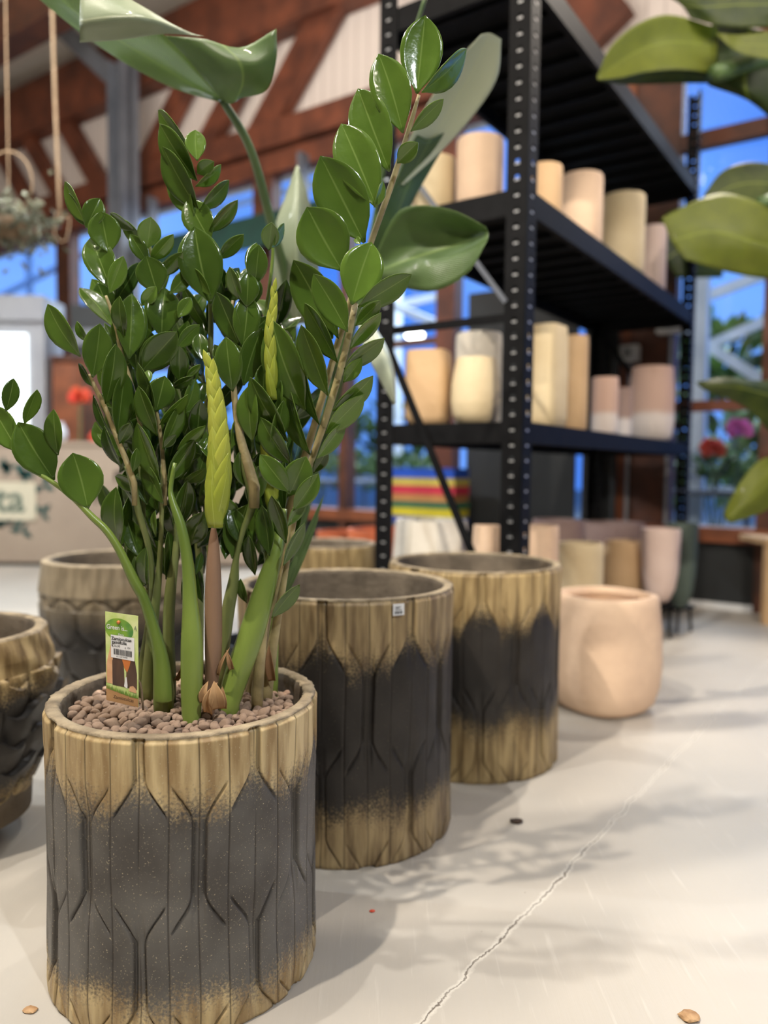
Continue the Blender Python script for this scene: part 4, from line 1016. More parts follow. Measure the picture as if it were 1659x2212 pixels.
while len(pts) < 430 and tries < 60000:
    tries += 1
    a_ = rng.uniform(0, 6.283); r_ = math.sqrt(rng.uniform(0, 1))*.172
    x = C1.x+math.cos(a_)*r_; y = C1.y+math.sin(a_)*r_; s_ = rng.choice((.0062, .0072, .0082, .0095, .0112))*rng.uniform(.9, 1.1)
    if all((x-q[0])**2+(y-q[1])**2 > ((s_+q[2])*.84)**2 for q in pts): pts.append((x, y, s_))
pts.sort(key=lambda q: q[1])
stuff = MB()
for i, (x, y, s_) in enumerate(pts):
    me = pm[rng.randrange(10)] if rng.random() < .55 else pm[rng.randrange(8)]
    rot = (rng.uniform(-.5, .5), rng.uniform(-.5, .5), rng.uniform(0, 6.28)); z = surf_z(x, y)+rng.uniform(-.002, .004)
    if i < 300:
        o = bpy.data.objects.new('clay_pebble', me); COL.objects.link(o); o.location = (x, y, z); o.rotation_euler = rot; o.scale = (s_, s_, s_)
        tag(o, 'small brown clay pebble lying in the front planter', 'pebble', 'clay pebbles around the stems')
    else:
        mt = Matrix.LocRotScale(Vector((x, y, z)), __import__('mathutils').Euler(rot), Vector((s_, s_, s_)))
        stuff.add([mt @ v.co for v in me.vertices], [tuple(p.vertices) for p in me.polygons])
for k in range(420):      # lower layer filling the gaps
    a_ = rng.uniform(0, 6.283); r_ = math.sqrt(rng.uniform(0, 1))*.172; x = C1.x+math.cos(a_)*r_; y = C1.y+math.sin(a_)*r_; s_ = .0075
    me = pm[rng.randrange(8)]; mt = Matrix.LocRotScale(Vector((x, y, surf_z(x, y)-.011)), None, Vector((s_, s_, s_)))
    if k % 1 == 0: stuff.add([mt @ v.co for v in me.vertices], [tuple(p.vertices) for p in me.polygons])
tag(stuff.build('pebble_bed', M['pebble'], origin=(C1.x, C1.y, H1-.02), smooth=True), 'bed of clay pebbles filling the back of the front planter', 'pebbles', kind='stuff')

# ------------------------------------------------------------------ zz plant
Z0 = Vector((C1.x+.03, C1.y-.02, H1-.03))
zz = empty('zz_plant', Z0, 'tall glossy dark green houseplant with feathery fronds in the front planter', 'plant')
R_ = {1: (2.9625, 0, 200), 2: (2.765, 500, 0), 3: (3.016, 400, 450), 4: (2.37, 0, 800), 5: (5.53, 180, 700), 6: (3.318, 200, 1000), 0: (1, 0, 0)}
def pc(r, x, y): s_, ox, oy = R_[r]; return ox+x/s_, oy+y/s_
rz = random.Random(99)
def stem_obj(reg, pts_, Y0, Y1, m, n=24, tip=False, label=None):
    """pts: (x, y, width) in that zoomed region"""
    q = []
    k = len(pts_)-1
    for i, (x, y, w) in enumerate(pts_):
        X, Yp = pc(reg, x, y); q.append((X, Yp, w/R_[reg][0], Y0+(Y1-Y0)*i/k))
    qq = cr(q, n)
    c = [P(a[0], a[1], a[3]) for a in qq]; rr = [max(.0007, a[2]/2/FPX*a[3]) for a in qq]
    c = [c[0]+(c[0]-c[1]).normalized()*.0+Vector((0, 0, -.035))]+c; rr = [rr[0]*.9]+rr
    o = MB().tube(c, rr, 14).build('stem', M[m], zz, smooth=True)
    if label: o['label'] = label
    return o
def leaves(parent, reg, Y, lst, m='zz', name='leaves', tone=None, shape='zz'):
    lm = LeafMesh()
    for e in lst:
        bx, by, tx_, ty, w = e[:5]; tn = e[5] if len(e) > 5 else rz.uniform(.12, .6)
        dy = e[6] if len(e) > 6 else rz.uniform(-.025, .025)
        X0, Y0_ = pc(reg, bx, by); X1, Y1_ = pc(reg, tx_, ty); s_ = R_[reg][0]
        yb = Y+rz.uniform(-.008, .008); B = P(X0, Y0_, yb); T = P(X1, Y1_, yb+dy)
        ln = (T-B).length; wa = w/s_/FPX*yb; tw = max(wa, min(ln*.44, wa*2.2)); roll = math.acos(min(1, wa/tw))*(1 if tx_ > bx else -1)
        lm.blade(B, T, tw*1.04, roll, tn, fold=.28, bow=rz.uniform(-.05, .08), shape=shape, side_bow=rz.uniform(-.02, .02))
    return lm.build(name, M[m], parent)
# -- petioles
S1 = stem_obj(6, [(510, 1700, 150), (510, 1640, 150), (488, 1400, 112), (440, 1200, 90), (370, 980, 76), (300, 850, 74), (190, 620, 58), (95, 480, 54), (0, 390, 50), (-140, 250, 40), (-300, 130, 34), (-460, 40, 30)], 1.17, 1.15, 'stem_green', 40)
S2 = stem_obj(6, [(708, 1850, 135), (710, 1640, 155), (712, 1300, 160), (700, 1000, 112), (680, 700, 86), (632, 450, 74), (575, 280, 50), (560, 180, 36), (590, 0, 30)], 1.135, 1.16, 'stem_green', 30)
S3 = stem_obj(6, [(830, 1790, 90), (858, 1500, 105), (866, 1300, 126), (866, 900, 120), (868, 600, 80), (868, 450, 30)], 1.16, 1.16, 'stem_purple', 24, label='purple-brown sheath stem of the new shoot')
S4 = stem_obj(6, [(980, 1730, 150), (1020, 1560, 180), (1130, 1250, 188), (1220, 950, 162), (1310, 650, 108), (1345, 500, 80), (1370, 330, 50)], 1.17, 1.22, 'stem_green', 26, label='thick bright green leaning stem')
S5 = stem_obj(6, [(400, 1620, 110), (430, 1200, 80), (465, 900, 55), (487, 600, 36), (497, 300, 34), (505, 0, 32)], 1.22, 1.20, 'stem_olive', 24)
S5b = stem_obj(5, [(975, 1900, 56), (940, 1500, 50), (905, 1200, 44), (870, 1020, 30)], 1.20, 1.19, 'stem_tan')
S6 = stem_obj(6, [(560, 1560, 80), (545, 1200, 84), (560, 900, 80), (600, 600, 50), (600, 400, 40)], 1.2, 1.22, 'stem_olive')
S7 = stem_obj(6, [(340, 1600, 90), (400, 1200, 60), (430, 900, 50), (400, 600, 45), (330, 350, 48), (285, 130, 50), (250, 20, 45)], 1.24, 1.19, 'stem_olive', 26)
S7b = stem_obj(5, [(610, 1900, 70), (500, 1600, 66), (390, 1330, 62), (260, 1000, 56), (140, 760, 50), (70, 600, 36)], 1.19, 1.185, 'stem_tan')
S8 = stem_obj(6, [(390, 900, 40), (420, 700, 40), (370, 450, 34), (360, 200, 30), (330, -60, 30)], 1.26, 1.22, 'stem_olive')
S8b = stem_obj(5, [(680, 1180, 56), (600, 830, 60), (520, 560, 58), (470, 400, 50), (400, 120, 44), (340, -140, 40), (270, -340, 34)], 1.22, 1.2, 'stem_tan')
S9 = stem_obj(3, [(450, 1810, 75), (400, 1640, 66), (350, 1450, 52), (320, 1210, 40), (300, 900, 26), (310, 600, 20)], 1.22, 1.22, 'stem_tan')
S9b = stem_obj(6, [(930, 1500, 60), (965, 1100, 96), (1010, 850, 78), (1030, 680, 44), (1080, 480, 40), (1150, 280, 66), (1110, 60, 80), (1080, -80, 56)], 1.25, 1.22, 'stem_olive', 26)
S10 = stem_obj(6, [(1180, 1640, 90), (1230, 1150, 60), (1300, 1000, 26), (1385, 620, 20), (1435, 320, 14)], 1.2, 1.19, 'stem_tan')
S11 = stem_obj(0, [(575, 1485, 30), (600, 1330, 18), (640, 1100, 12), (676, 985, 14), (705, 900, 15), (740, 780, 15), (768, 655, 13)], 1.24, 1.18, 'stem_tan', 26)
S12 = stem_obj(0, [(545, 1500, 34), (600, 1200, 22), (690, 880, 15), (760, 640, 14), (806, 510, 13), (845, 400, 13), (880, 290, 11), (905, 205, 7)], 1.28, 1.2, 'stem_tan', 30)
S13 = stem_obj(0, [(590, 1475, 22), (590, 1330, 20), (575, 1180, 14), (560, 1050, 10), (545, 900, 10), (585, 600, 8), (590, 520, 6)], 1.3, 1.27, 'stem_green', 26)
S14 = stem_obj(0, [(470, 1440, 24), (455, 1200, 16), (440, 1000, 14), (455, 750, 12), (450, 600, 10), (420, 450, 8), (400, 330, 7)], 1.3, 1.25, 'stem_olive', 26)
S15 = stem_obj(0, [(430, 1440, 20), (430, 1200, 16), (400, 950, 12), (365, 700, 11), (330, 560, 8), (310, 480, 6)], 1.32, 1.24, 'stem_olive', 26)
# -- leaves
leaves(S8b, 1, 1.20, [(700, 1285, 790, 1045, 105, .9), (545, 830, 415, 568, 80, .6), (560, 860, 436, 640, 60, .3), (548, 868, 640, 675, 130, .35), (700, 1030, 645, 757, 190, .4), (712, 1262, 583, 925, 185, .35),
    (825, 1705, 843, 1285, 182, .4), (800, 1560, 765, 1300, 90, .3), (760, 1600, 740, 1450, 60, .3)])
leaves(S15, 1, 1.235, [(905, 1365, 1000, 1240, 85, .9), (1035, 1575, 1058, 1250, 215, .35), (1140, 1440, 1222, 1310, 85, .6), (1085, 1290, 1222, 1130, 95, .5), (1010, 1290, 935, 1045, 185, .3),
    (1020, 1180, 1172, 1020, 90, .5), (950, 1095, 832, 905, 95, .4), (945, 1000, 770, 812, 80, .5), (860, 880, 705, 770, 60, .5), (940, 1000, 965, 795, 138, .8), (960, 1080, 1110, 905, 90, .7),
    (1130, 1640, 1278, 1485, 90, .6), (890, 1790, 1132, 1540, 190, .5), (1150, 1850, 1150, 1620, 115, .3), (930, 1580, 945, 1400, 80, .4)])
leaves(S14, 1, 1.25, [(1222, 370, 1012, 110, 110, .5), (1262, 565, 1022, 200, 155, .35), (1275, 760, 1040, 345, 150, .35), (1240, 790, 1075, 520, 130, .4), (1262, 437, 1250, 238, 125, .6), (1262, 520, 1370, 440, 90, .5),
    (1250, 600, 1415, 460, 70, .7), (1275, 750, 1467, 560, 92, .35), (1330, 900, 1522, 685, 88, .4), (1350, 955, 1203, 680, 185, .35), (1350, 1350, 1243, 855, 265, .3), (1400, 1070, 1560, 905, 88, .5),
    (1490, 1560, 1390, 1280, 130, .2), (1545, 1335, 1470, 1118, 90, .6), (1350, 1300, 1230, 1120, 70, .6), (1440, 1250, 1530, 1120, 70, .35)])
leaves(S13, 1, 1.25, [(1620, 1370, 1590, 1150, 142, .3), (1560, 1625, 1592, 1290, 155, .3), (1600, 1180, 1640, 960, 110, .6), (1500, 1860, 1450, 1560, 170, .3)])
leaves(S7b, 1, 1.18, [(515, 1690, 305, 1352, 140, .45), (565, 1600, 492, 1462, 50, .5)])
leaves(S7b, 5, 1.18, [(110, 640, 200, -10, 320, .4), (265, 955, 385, 235, 265, .35), (410, 1320, 500, 560, 250, .3), (460, 1710, 250, 1215, 120, .1), (330, 1340, 120, 840, 90, .1), (100, 740, -60, 470, 80, .1), (430, 1430, 560, 1180, 150, .15), (590, 1770, 640, 1480, 115, .3)])
leaves(S5b, 5, 1.185, [(870, 1045, 975, 618, 315, .25), (850, 1135, 650, 460, 135, .35), (890, 1340, 655, 735, 200, .3), (915, 1895, 640, 1175, 225, .4), (910, 1205, 1250, 840, 130, .6), (945, 1495, 1180, 940, 185, .45),
    (1120, 1500, 1460, 1215, 130, .8), (1000, 1890, 1330, 1380, 225, .3), (960, 2150, 700, 1640, 180, .35), (790, 700, 770, 550, 90, .4), (960, 1480, 1110, 1320, 110, .15)])
leaves(S15, 5, 1.22, [(700, 560, 1120, 90, 330, .35), (1100, 655, 1170, 250, 185, .2), (1190, 1100, 1335, 650, 175, .5), (1200, 1330, 1340, 1010, 200, .3), (1430, 440, 1380, 110, 180, .15), (1230, 640, 1400, 480, 85, .7), (1060, 760, 1320, 620, 120, .2),
    (1360, 1560, 1470, 1360, 110, .5), (1200, 1900, 1460, 1720, 130, .4), (1250, 1500, 1420, 1560, 200, .1), (1300, 1000, 1440, 700, 200, .12), (1350, 1400, 1400, 900, 230, .1)])
leaves(S12, 2, 1.195, [(1108, 560, 1157, 90, 238, .5), (1135, 550, 1405, 290, 122, .6), (1025, 795, 878, 320, 225, .5), (1070, 785, 1268, 590, 85, .6), (945, 1025, 755, 528, 238, .48), (990, 975, 1115, 850, 100, .6),
    (868, 1240, 655, 738, 250, .5), (795, 1450, 530, 930, 292, .48), (665, 1620, 450, 1235, 300, .5), (850, 1240, 905, 1080, 50, .7), (770, 1460, 740, 1420, 40, .7)])
leaves(S11, 3, 1.17, [(1085, 628, 1215, 220, 265, .75), (1125, 642, 1475, 428, 150, .45), (1058, 805, 835, 426, 185, .45), (995, 1005, 778, 616, 125, .4), (1110, 765, 1275, 600, 100, .5),
    (1075, 915, 1278, 678, 90, .7), (930, 1220, 755, 758, 155, .4), (1035, 1048, 1300, 845, 112, .55), (1030, 1135, 1150, 975, 90, .6), (960, 1320, 1225, 1090, 120, .5), (915, 1468, 1168, 1212, 130, .6), (860, 1630, 1045, 1392, 92, .55)])
leaves(S12, 3, 1.21, [(960, 850, 705, 335, 245, .4), (780, 1315, 565, 725, 238, .4), (875, 1410, 765, 905, 92, .35), (815, 1605, 665, 1132, 105, .4), (670, 1520, 422, 1097, 155, .35), (690, 1670, 490, 1360, 140, .35), (835, 1725, 925, 1570, 80, .2), (1000, 850, 880, 420, 120, .3)])
leaves(S9, 3, 1.21, [(310, 1195, 265, 835, 168, .35), (380, 1155, 500, 775, 160, .3), (375, 910, 410, 555, 168, .3), (355, 895, 205, 545, 145, .15), (400, 645, 408, 415, 142, .3), (360, 600, 290, 380, 85, .5),
    (455, 505, 482, 235, 130, .35), (545, 275, 565, 90, 110, .6), (560, 260, 645, 97, 55, .6), (440, 1525, 430, 1140, 132, .5), (300, 1565, 375, 1322, 75, .6), (500, 1300, 520, 1000, 130, .3), (600, 1350, 600, 1080, 100, .5), (560, 1560, 640, 1250, 100, .35)])
leaves(S10, 4, 1.185, [(1482, 625, 1330, 430, 112, .4), (1478, 645, 1568, 440, 142, .42), (1500, 718, 1632, 528, 98, .5), (1465, 885, 1390, 640, 82, .2), (1380, 950, 1340, 690, 90, .15), (1470, 800, 1570, 640, 60, .6), (1390, 1268, 1534, 1095, 72, .35), (1450, 1000, 1560, 780, 60, .3)])
leaves(S9b, 4, 1.24, [(1190, 965, 1262, 688, 160, .35), (1250, 900, 1180, 700, 100, .2), (1300, 620, 1220, 420, 110, .3), (1280, 700, 1340, 480, 100, .4), (1240, 480, 1250, 280, 100, .2)])
leaves(S6, 4, 1.225, [(975, 895, 1042, 722, 115, .3), (865, 655, 985, 400, 105, .3), (930, 560, 1050, 300, 110, .5), (1000, 600, 1060, 380, 100, .25), (900, 820, 960, 560, 100, .3)])
leaves(S8, 6, 1.215, [(190, 585, 170, 170, 145, .25), (205, 600, 255, 245, 75, .4), (335, 675, 245, 395, 135, .2), (370, 885, 300, 668, 92, .3), (395, 912, 385, 600, 88, .2), (525, 835, 540, 490, 105, .2), (460, 610, 205, 155, 85, .35), (470, 350, 360, 40, 120, .35),
    (455, 530, 450, 340, 40, .6), (330, 200, 160, 95, 90, .5), (390, 300, 340, 60, 130, .15), (640, 420, 600, 120, 120, .2)])
leaves(S9b, 6, 1.245, [(1165, 805, 1120, 515, 95, .1), (1215, 655, 1230, 318, 112, .15), (1385, 575, 1285, 228, 125, .2), (1105, 1005, 1060, 828, 62, .3), (740, 800, 780, 640, 60, .2), (790, 1000, 740, 740, 90, .15), (950, 690, 960, 500, 90, .2), (640, 980, 690, 740, 80, .2)])
leaves(S1, 4, 1.15, [(450, 708, 372, 422, 212, .42), (278, 562, 92, 264, 190, .4), (100, 425, -45, 180, 130, .4), (30, 212, 70, 40, 78, .2), (125, 275, 190, 97, 66, .6), (298, 435, 275, 198, 82, .35)])
# -- dense interior foliage, further back in the crown
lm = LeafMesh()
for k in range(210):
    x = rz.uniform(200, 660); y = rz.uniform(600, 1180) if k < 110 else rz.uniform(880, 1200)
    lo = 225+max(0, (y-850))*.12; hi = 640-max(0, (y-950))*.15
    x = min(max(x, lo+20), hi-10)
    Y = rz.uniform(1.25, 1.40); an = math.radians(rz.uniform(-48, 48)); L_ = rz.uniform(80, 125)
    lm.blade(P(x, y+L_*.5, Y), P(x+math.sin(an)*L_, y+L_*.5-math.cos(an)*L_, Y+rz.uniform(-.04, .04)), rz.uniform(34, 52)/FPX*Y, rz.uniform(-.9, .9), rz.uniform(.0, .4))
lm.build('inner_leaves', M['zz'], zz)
# -- young yellow spear with overlapping scale leaves
def spear(reg, axis, Yv, n, w0, L0, parent, m='zzy'):
    q = cr([(pc(reg, x, y)[0], pc(reg, x, y)[1]) for x, y in axis], 40); lm = LeafMesh()
    core = MB().tube([P(a, b, Yv) for a, b in q], [w0*.30/FPX*Yv*(1-.75*i/40) for i in range(41)], 10)
    for i in range(n):
        f = i/(n-1); k = int(f*.90*40); a, b = q[k]; a2, b2 = q[min(40, k+3)]; dx, dy = a2-a, b2-b; l_ = math.hypot(dx, dy) or 1; dx /= l_; dy /= l_
        sd = 1 if i % 2 else -1; wd = w0*(1-.60*f)*(1 if i > 1 else .85); ln = L0*(1-.62*f)
        px_, py_ = -dy*sd, dx*sd
        B = P(a+px_*wd*.05, b+py_*wd*.05, Yv-.004-.006*(1-f)); T = P(a+dx*ln+px_*wd*.42, b+dy*ln+py_*wd*.46, Yv-.009-.004*(1-f))
        lm.blade(B, T, wd*.95/FPX*Yv, .25*sd, .9-.7*(1-f)*(1 if i < 5 else .35), fold=-.42, bow=.05, nu=8, nv=7, shape='sc')
    o = core.build('shoot', M['stem_green'], parent, smooth=True)
    return lm.build('young_leaves', M[m], parent)
sp1 = spear(0, [(466, 1140), (472, 1040), (472, 940), (464, 850), (449, 762)], 1.135, 17, 50, 118, zz)
sp1['label'] = 'yellow-green unopened scale leaves of the new shoot'
sp2 = spear(3, [(575, 1250), (560, 1000), (555, 800), (575, 640), (578, 475)], 1.2, 12, 26, 80, zz)
sp3 = spear(4, [(1400, 720), (1385, 560), (1365, 440), (1345, 335)], 1.26, 10, 30, 70, zz)
# -- papery husks at the base
M['huskleaf'] = leaf_mat('husk_leaf', srgb(120, 84, 52), srgb(200, 162, 116), srgb(150, 110, 76), .8, .15, 0, 0)
for (x0, y0, x1_, y1_, w, Y) in ((835, 1790, 895, 1570, 80, 1.12), (905, 1760, 870, 1560, 110, 1.115), (800, 1720, 830, 1560, 60, 1.13), (940, 1760, 930, 1600, 60, 1.12), (900, 1520, 985, 1320, 26, 1.15), (1290, 1560, 1265, 1300, 60, 1.22), (590, 1560, 632, 1215, 50, 1.2), (330, 1600, 370, 1400, 40, 1.24), (1000, 1480, 960, 1340, 40, 1.16)):
    hk = LeafMesh(); a, b = pc(6, x0, y0); c_, d_ = pc(6, x1_, y1_); hk.blade(P(a, b, Y), P(c_, d_, Y), w/3.318/FPX*Y*1.1, rz.uniform(-.5, .5), rz.uniform(.2, .8), fold=rz.uniform(.3, .8), bow=.14, shape='sc', side_bow=rz.uniform(-.08, .08))
    hk.build('dry_husk', M['huskleaf'], zz)

# ------------------------------------------------------------------ plant tag
TY = 1.085
tl, tr_, bl, br = P(227, 1321, TY), P(298, 1331, TY-.0), P(230, 1512, TY), P(299, 1528, TY)
tux = (tr_-tl); wT = tux.length; tux.normalize(); tuy = (tl-bl); hT = tuy.length; tuy.normalize()
tn = tux.cross(tuy).normalized()
if tn.dot(CAM-tl) < 0: tn = -tn
tgo = empty('plant_tag', (bl+br)/2, 'green and white plant tag card on a stick in the pebbles', 'tag')
def TG(u, v, off=0.0): return bl*(1-u)*(1-v)+br*u*(1-v)+tl*(1-u)*v+tr_*u*v+tn*off+tn*(-.0003*(2*u-1)**2)
def quadpatch(mb, u0, u1, v0, v1, off, mi=0, nu=6):
    for k in range(nu):
        a = u0+(u1-u0)*k/nu; b = u0+(u1-u0)*(k+1)/nu; mb.add([TG(a, v0, off), TG(b, v0, off), TG(b, v1, off), TG(a, v1, off)], [(0, 1, 2, 3)], mi)
def polypatch(mb, pts_, off, mi=0):
    cx = sum(p[0] for p in pts_)/len(pts_); cy = sum(p[1] for p in pts_)/len(pts_); n_ = len(pts_)
    mb.add([TG(cx, cy, off)]+[TG(u, v, off) for u, v in pts_], [(0, i+1, (i+1) % n_+1) for i in range(n_)], mi)
M['tagbase'] = mat('tag_print', srgb(226, 232, 168), .35, c2=srgb(190, 214, 110), scale=40)
M['taggreen'] = mat('tag_green', srgb(84, 140, 70), .35, c2=srgb(150, 186, 60), scale=45, detail=1)
M['tagbrown'] = mat('tag_brown', srgb(190, 146, 98), .4, c2=srgb(176, 130, 84), scale=30)
M['tagskin'] = mat('tag_skin', srgb(216, 160, 116), .4, c2=srgb(230, 184, 140), scale=60)
M['taghair'] = mat('tag_dark', srgb(74, 56, 48), .4, c2=srgb(104, 78, 60), scale=70, stretch=(1, 1, .2))
M['tagwhite'] = mat('tag_white', srgb(238, 236, 232), .35)
M['tagorange'] = mat('tag_orange', srgb(206, 120, 60), .4)
M['grassg'] = mat('tag_grass', srgb(86, 128, 44), .4, c2=srgb(120, 160, 60), scale=90)
card = MB(); card.hexa([TG(0, 0, -.0012), TG(1, 0, -.0012), TG(1, 1, -.0012), TG(0, 1, -.0012), TG(0, 0, -.0004), TG(1, 0, -.0004), TG(1, 1, -.0004), TG(0, 1, -.0004)])
quadpatch(card, 0, 1, 0, 1, 0.0)
cardo = card.build('card', M['tagbase'], tgo)
pr = MB()
ov = [(.42+.43*math.cos(t)*(1 if math.cos(t) < 0 else 1.02), .82+.125*math.sin(t)) for t in np.linspace(0, 6.283, 28, endpoint=False)]
polypatch(pr, ov, .0004, 0)
polypatch(pr, [(.02, .20), (.02, .42), (.16, .64), (.26, .58), (.2, .40), (.2, .2)], .0003, 2)
polypatch(pr, [(.2, .19), (.2, .46), (.32, .6), (.50, .56), (.56, .40), (.58, .19)], .0004, 3)
polypatch(pr, [(.62, .19), (.64, .46), (.78, .56), (.9, .5), (.96, .36), (.96, .19)], .0004, 3)
polypatch(pr, [(.5, .50), (.58, .40), (.66, .36), (.74, .44), (.78, .52)], .0006, 4)
polypatch(pr, [(.56, .20), (.60, .30), (.64, .31), (.67, .22), (.66, .18)], .0006, 5)
polypatch(pr, [(.70, .16), (.74, .21), (.84, .225), (.92, .20), (.95, .15)], .0007, 2)
polypatch(pr, [(0, .0), (1, .0), (1, .10), (.85, .11), (.55, .115), (.25, .145), (0, .17)], .0007, 1)
rng = random.Random(12)
for k in range(46):
    u = k/46+rng.uniform(-.01, .01); v = .16-.045*min(1, u*1.3); polypatch(pr, [(max(0, u-.012), v-.02), (min(1, u+.012), v-.02), (min(1, max(0, u+rng.uniform(-.02, .02))), v+rng.uniform(.02, .05))], .0009, 6)
pr.build('print', [M['taggreen'], M['tagbrown'], M['tagskin'], M['taghair'], M['tagorange'], M['tagwhite'], M['grassg']], cardo)
def ttext(body, u, v, size, m, off, nm, wt=0.0, sx=.9, tilt=0.0):
    mb = text_mb(body, TG(u, v, off), (tux*math.cos(tilt)+tuy*math.sin(tilt)), (tuy*math.cos(tilt)-tux*math.sin(tilt)), size, sx=sx, depth=0, weight=wt)
    return mb.build(nm, M[m], cardo)
ttext('Green is...', .04, .815, .0092, 'tagwhite', .0009, 'title_text', .00012, .80)
ttext('Easy', .4, .755, .0052, 'tagwhite', .0009, 'subtitle_text', .0, .9)
ttext('Zamioculcas', .22, .045, .0070, 'taghair', .0012, 'name_text', .0, .85, -.08)
ttext('A', .88, .84, .009, 'greyink', .0009, 'corner_mark', .0, .7)
stc = MB()
quadpatch(stc, .17, .89, .50, .755, .0011, 0)
o_st = stc.build('price_label', M['tagwhite'], tgo)
for body, u, v, sz, wt in (('Zamioculcas', .19, .70, .0066, .00014), ('zamiifolia', .20, .66, .0066, .00014), ('\u20ac', .19, .622, .0062, .00005), ('55,00', .27, .624, .0045, 0), ('g. 104', .60, .624, .0038, 0), ('8711267104008', .34, .513, .0028, 0)):
    text_mb(body, TG(u, v, .0016), tux, tuy, sz, sx=.88, depth=0, weight=wt).build('label_text', M['blackink'], o_st)
bc = MB(); u = .26; rng = random.Random(6)
while u < .80:
    w_ = rng.choice((.006, .010, .016)); quadpatch(bc, u, u+w_, .54, .605, .0015, 0, 1); u += w_+rng.choice((.006, .010, .014))
bc.build('barcode', M['blackink'], o_st)
sk = MB(); p0 = TG(.52, .9, -.003); sk.tube(cr([p0+tuy*.012, p0, TG(.7, .4, -.008), TG(1.02, .25, -.006), TG(1.12, -.03, -.004)], 12), [.0016]*13, 8)
sk.build('stick', M['rope'], tgo, smooth=True)
kb = MB().lathe(TG(.42, .905, .002), [(.0003, -.003), (.0025, -.001), (.0028, .001), (.0003, .003)], 10).build('peg', M['tagorange'], tgo, smooth=True)

# ------------------------------------------------------------------ strelitzia behind the zz plant
def surf(lm, curves, nu=18, nv=14, tone=.5, uflip=None):
    """loft across several boundary curves given as (px,py,Y) points"""
    cs = [cr(c, nu) for c in curves]
    rows = []
    for i in range(nu+1):
        q = cr([c[i] for c in cs], nv) if len(cs) > 1 else []
        rows.append([P(*p) for p in q])
    lm.grid(rows, tone)
SB = Vector((-.36, 2.28, 0))
pt_ = MB().lathe((SB.x, SB.y, 0), [(.09, 0), (.12, .24), (.13, .24), (.13, .28), (.12, .28), (.085, .03)], 32).build('grower_pot', M['blackpanel'], origin=(SB.x, SB.y, 0), smooth=True); autosmooth(pt_.data, 40)
tag(pt_, 'black plastic nursery pot hidden behind the front planter', 'pot')
st = empty('strelitzia', (SB.x, SB.y, .1), 'large paddle-leaved plant arching behind the glossy houseplant', 'plant')
def petiole(ptsY, w, nm='petiole'):
    q = cr(ptsY, 30); 
    return MB().tube([P(a, b, c) for a, b, c in q], [max(.002, w/2/FPX*q[i][2]*(1-.35*i/30)) for i in range(31)], 10).build(nm, M['strel_stem'], st, smooth=True)
base_px = (570, 1400, 2.28)
pA = petiole([base_px, (640, 1000, 2.2), (625, 660, 2.05), (585, 480, 1.9), (540, 320, 1.75), (480, 215, 1.62)], 26)
l = LeafMesh()
mid = [(484, 222, 1.62), (440, 170, 1.60), (400, 122, 1.58), (355, 77, 1.55), (300, 20, 1.5), (240, -60, 1.45)]
surf(l, [mid, [(478, 220, 1.62), (410, 180, 1.68), (320, 125, 1.7), (230, 70, 1.66), (150, 15, 1.6), (90, -60, 1.52)], [(470, 219, 1.62), (385, 195, 1.72), (290, 148, 1.75), (200, 90, 1.74), (105, 15, 1.68), (20, -60, 1.6)]], tone=.75)
surf(l, [[(484, 222, 1.62), (440, 170, 1.60), (400, 122, 1.58), (355, 77, 1.55)], [(500, 224, 1.62), (500, 175, 1.56), (480, 130, 1.54), (440, 84, 1.54)], [(515, 215, 1.62), (545, 180, 1.56), (550, 135, 1.53), (520, 103, 1.54)], [(520, 212, 1.62), (575, 195, 1.58), (597, 130, 1.54), (597, 62, 1.52)]], tone=.4)
l.build('leaf', M['strel'], st)
l = LeafMesh()
surf(l, [[(172, 92, 1.48), (260, 86, 1.46), (350, 74, 1.46), (440, 78, 1.52)], [(172, 45, 1.44), (250, 35, 1.42), (330, 40, 1.43), (425, 76, 1.52)], [(174, -30, 1.46), (240, -20, 1.46), (310, 15, 1.47), (400, 70, 1.53)]], tone=.0)
o = l.build('leaf', M['strelp'], st); o['label'] = 'pale rolled-over side of the top leaf'
# B striped upright leaf
l = LeafMesh()
surf(l, [[(600, 700, 2.1), (590, 600, 2.05), (592, 500, 2.0), (618, 420, 2.0), (640, 358, 2.0)], [(640, 700, 2.06), (640, 600, 1.98), (640, 500, 1.95), (642, 420, 1.96), (643, 358, 2.0)], [(700, 690, 2.1), (690, 590, 2.06), (682, 500, 2.02), (664, 420, 2.0), (645, 358, 2.0)]], tone=.15)
l.build('leaf', M['strelp'], st)
# C long pale leaf upper right
pC = petiole([base_px, (700, 900, 2.15), (790, 560, 2.0), (860, 400, 1.9)], 20)
l = LeafMesh()
surf(l, [[(848, 420, 1.9), (872, 330, 1.86), (920, 230, 1.82), (980, 140, 1.8), (1040, 74, 1.8)], [(862, 400, 1.9), (915, 330, 1.92), (970, 240, 1.9), (1020, 155, 1.86), (1060, 72, 1.82)], [(872, 400, 1.9), (960, 320, 1.95), (1030, 240, 1.93), (1075, 165, 1.9), (1083, 84, 1.84)]], tone=1.1)
l.build('leaf', M['strelp'], st)
l = LeafMesh()
surf(l, [[(806, 560, 1.95), (812, 480, 1.9), (850, 400, 1.88), (900, 290, 1.86)], [(840, 545, 1.95), (860, 460, 1.92), (890, 380, 1.92), (930, 300, 1.9)], [(850, 540, 1.98), (890, 440, 1.98), (940, 350, 1.97), (985, 272, 1.95)]], tone=.25)
l.build('leaf', M['strel'], st)
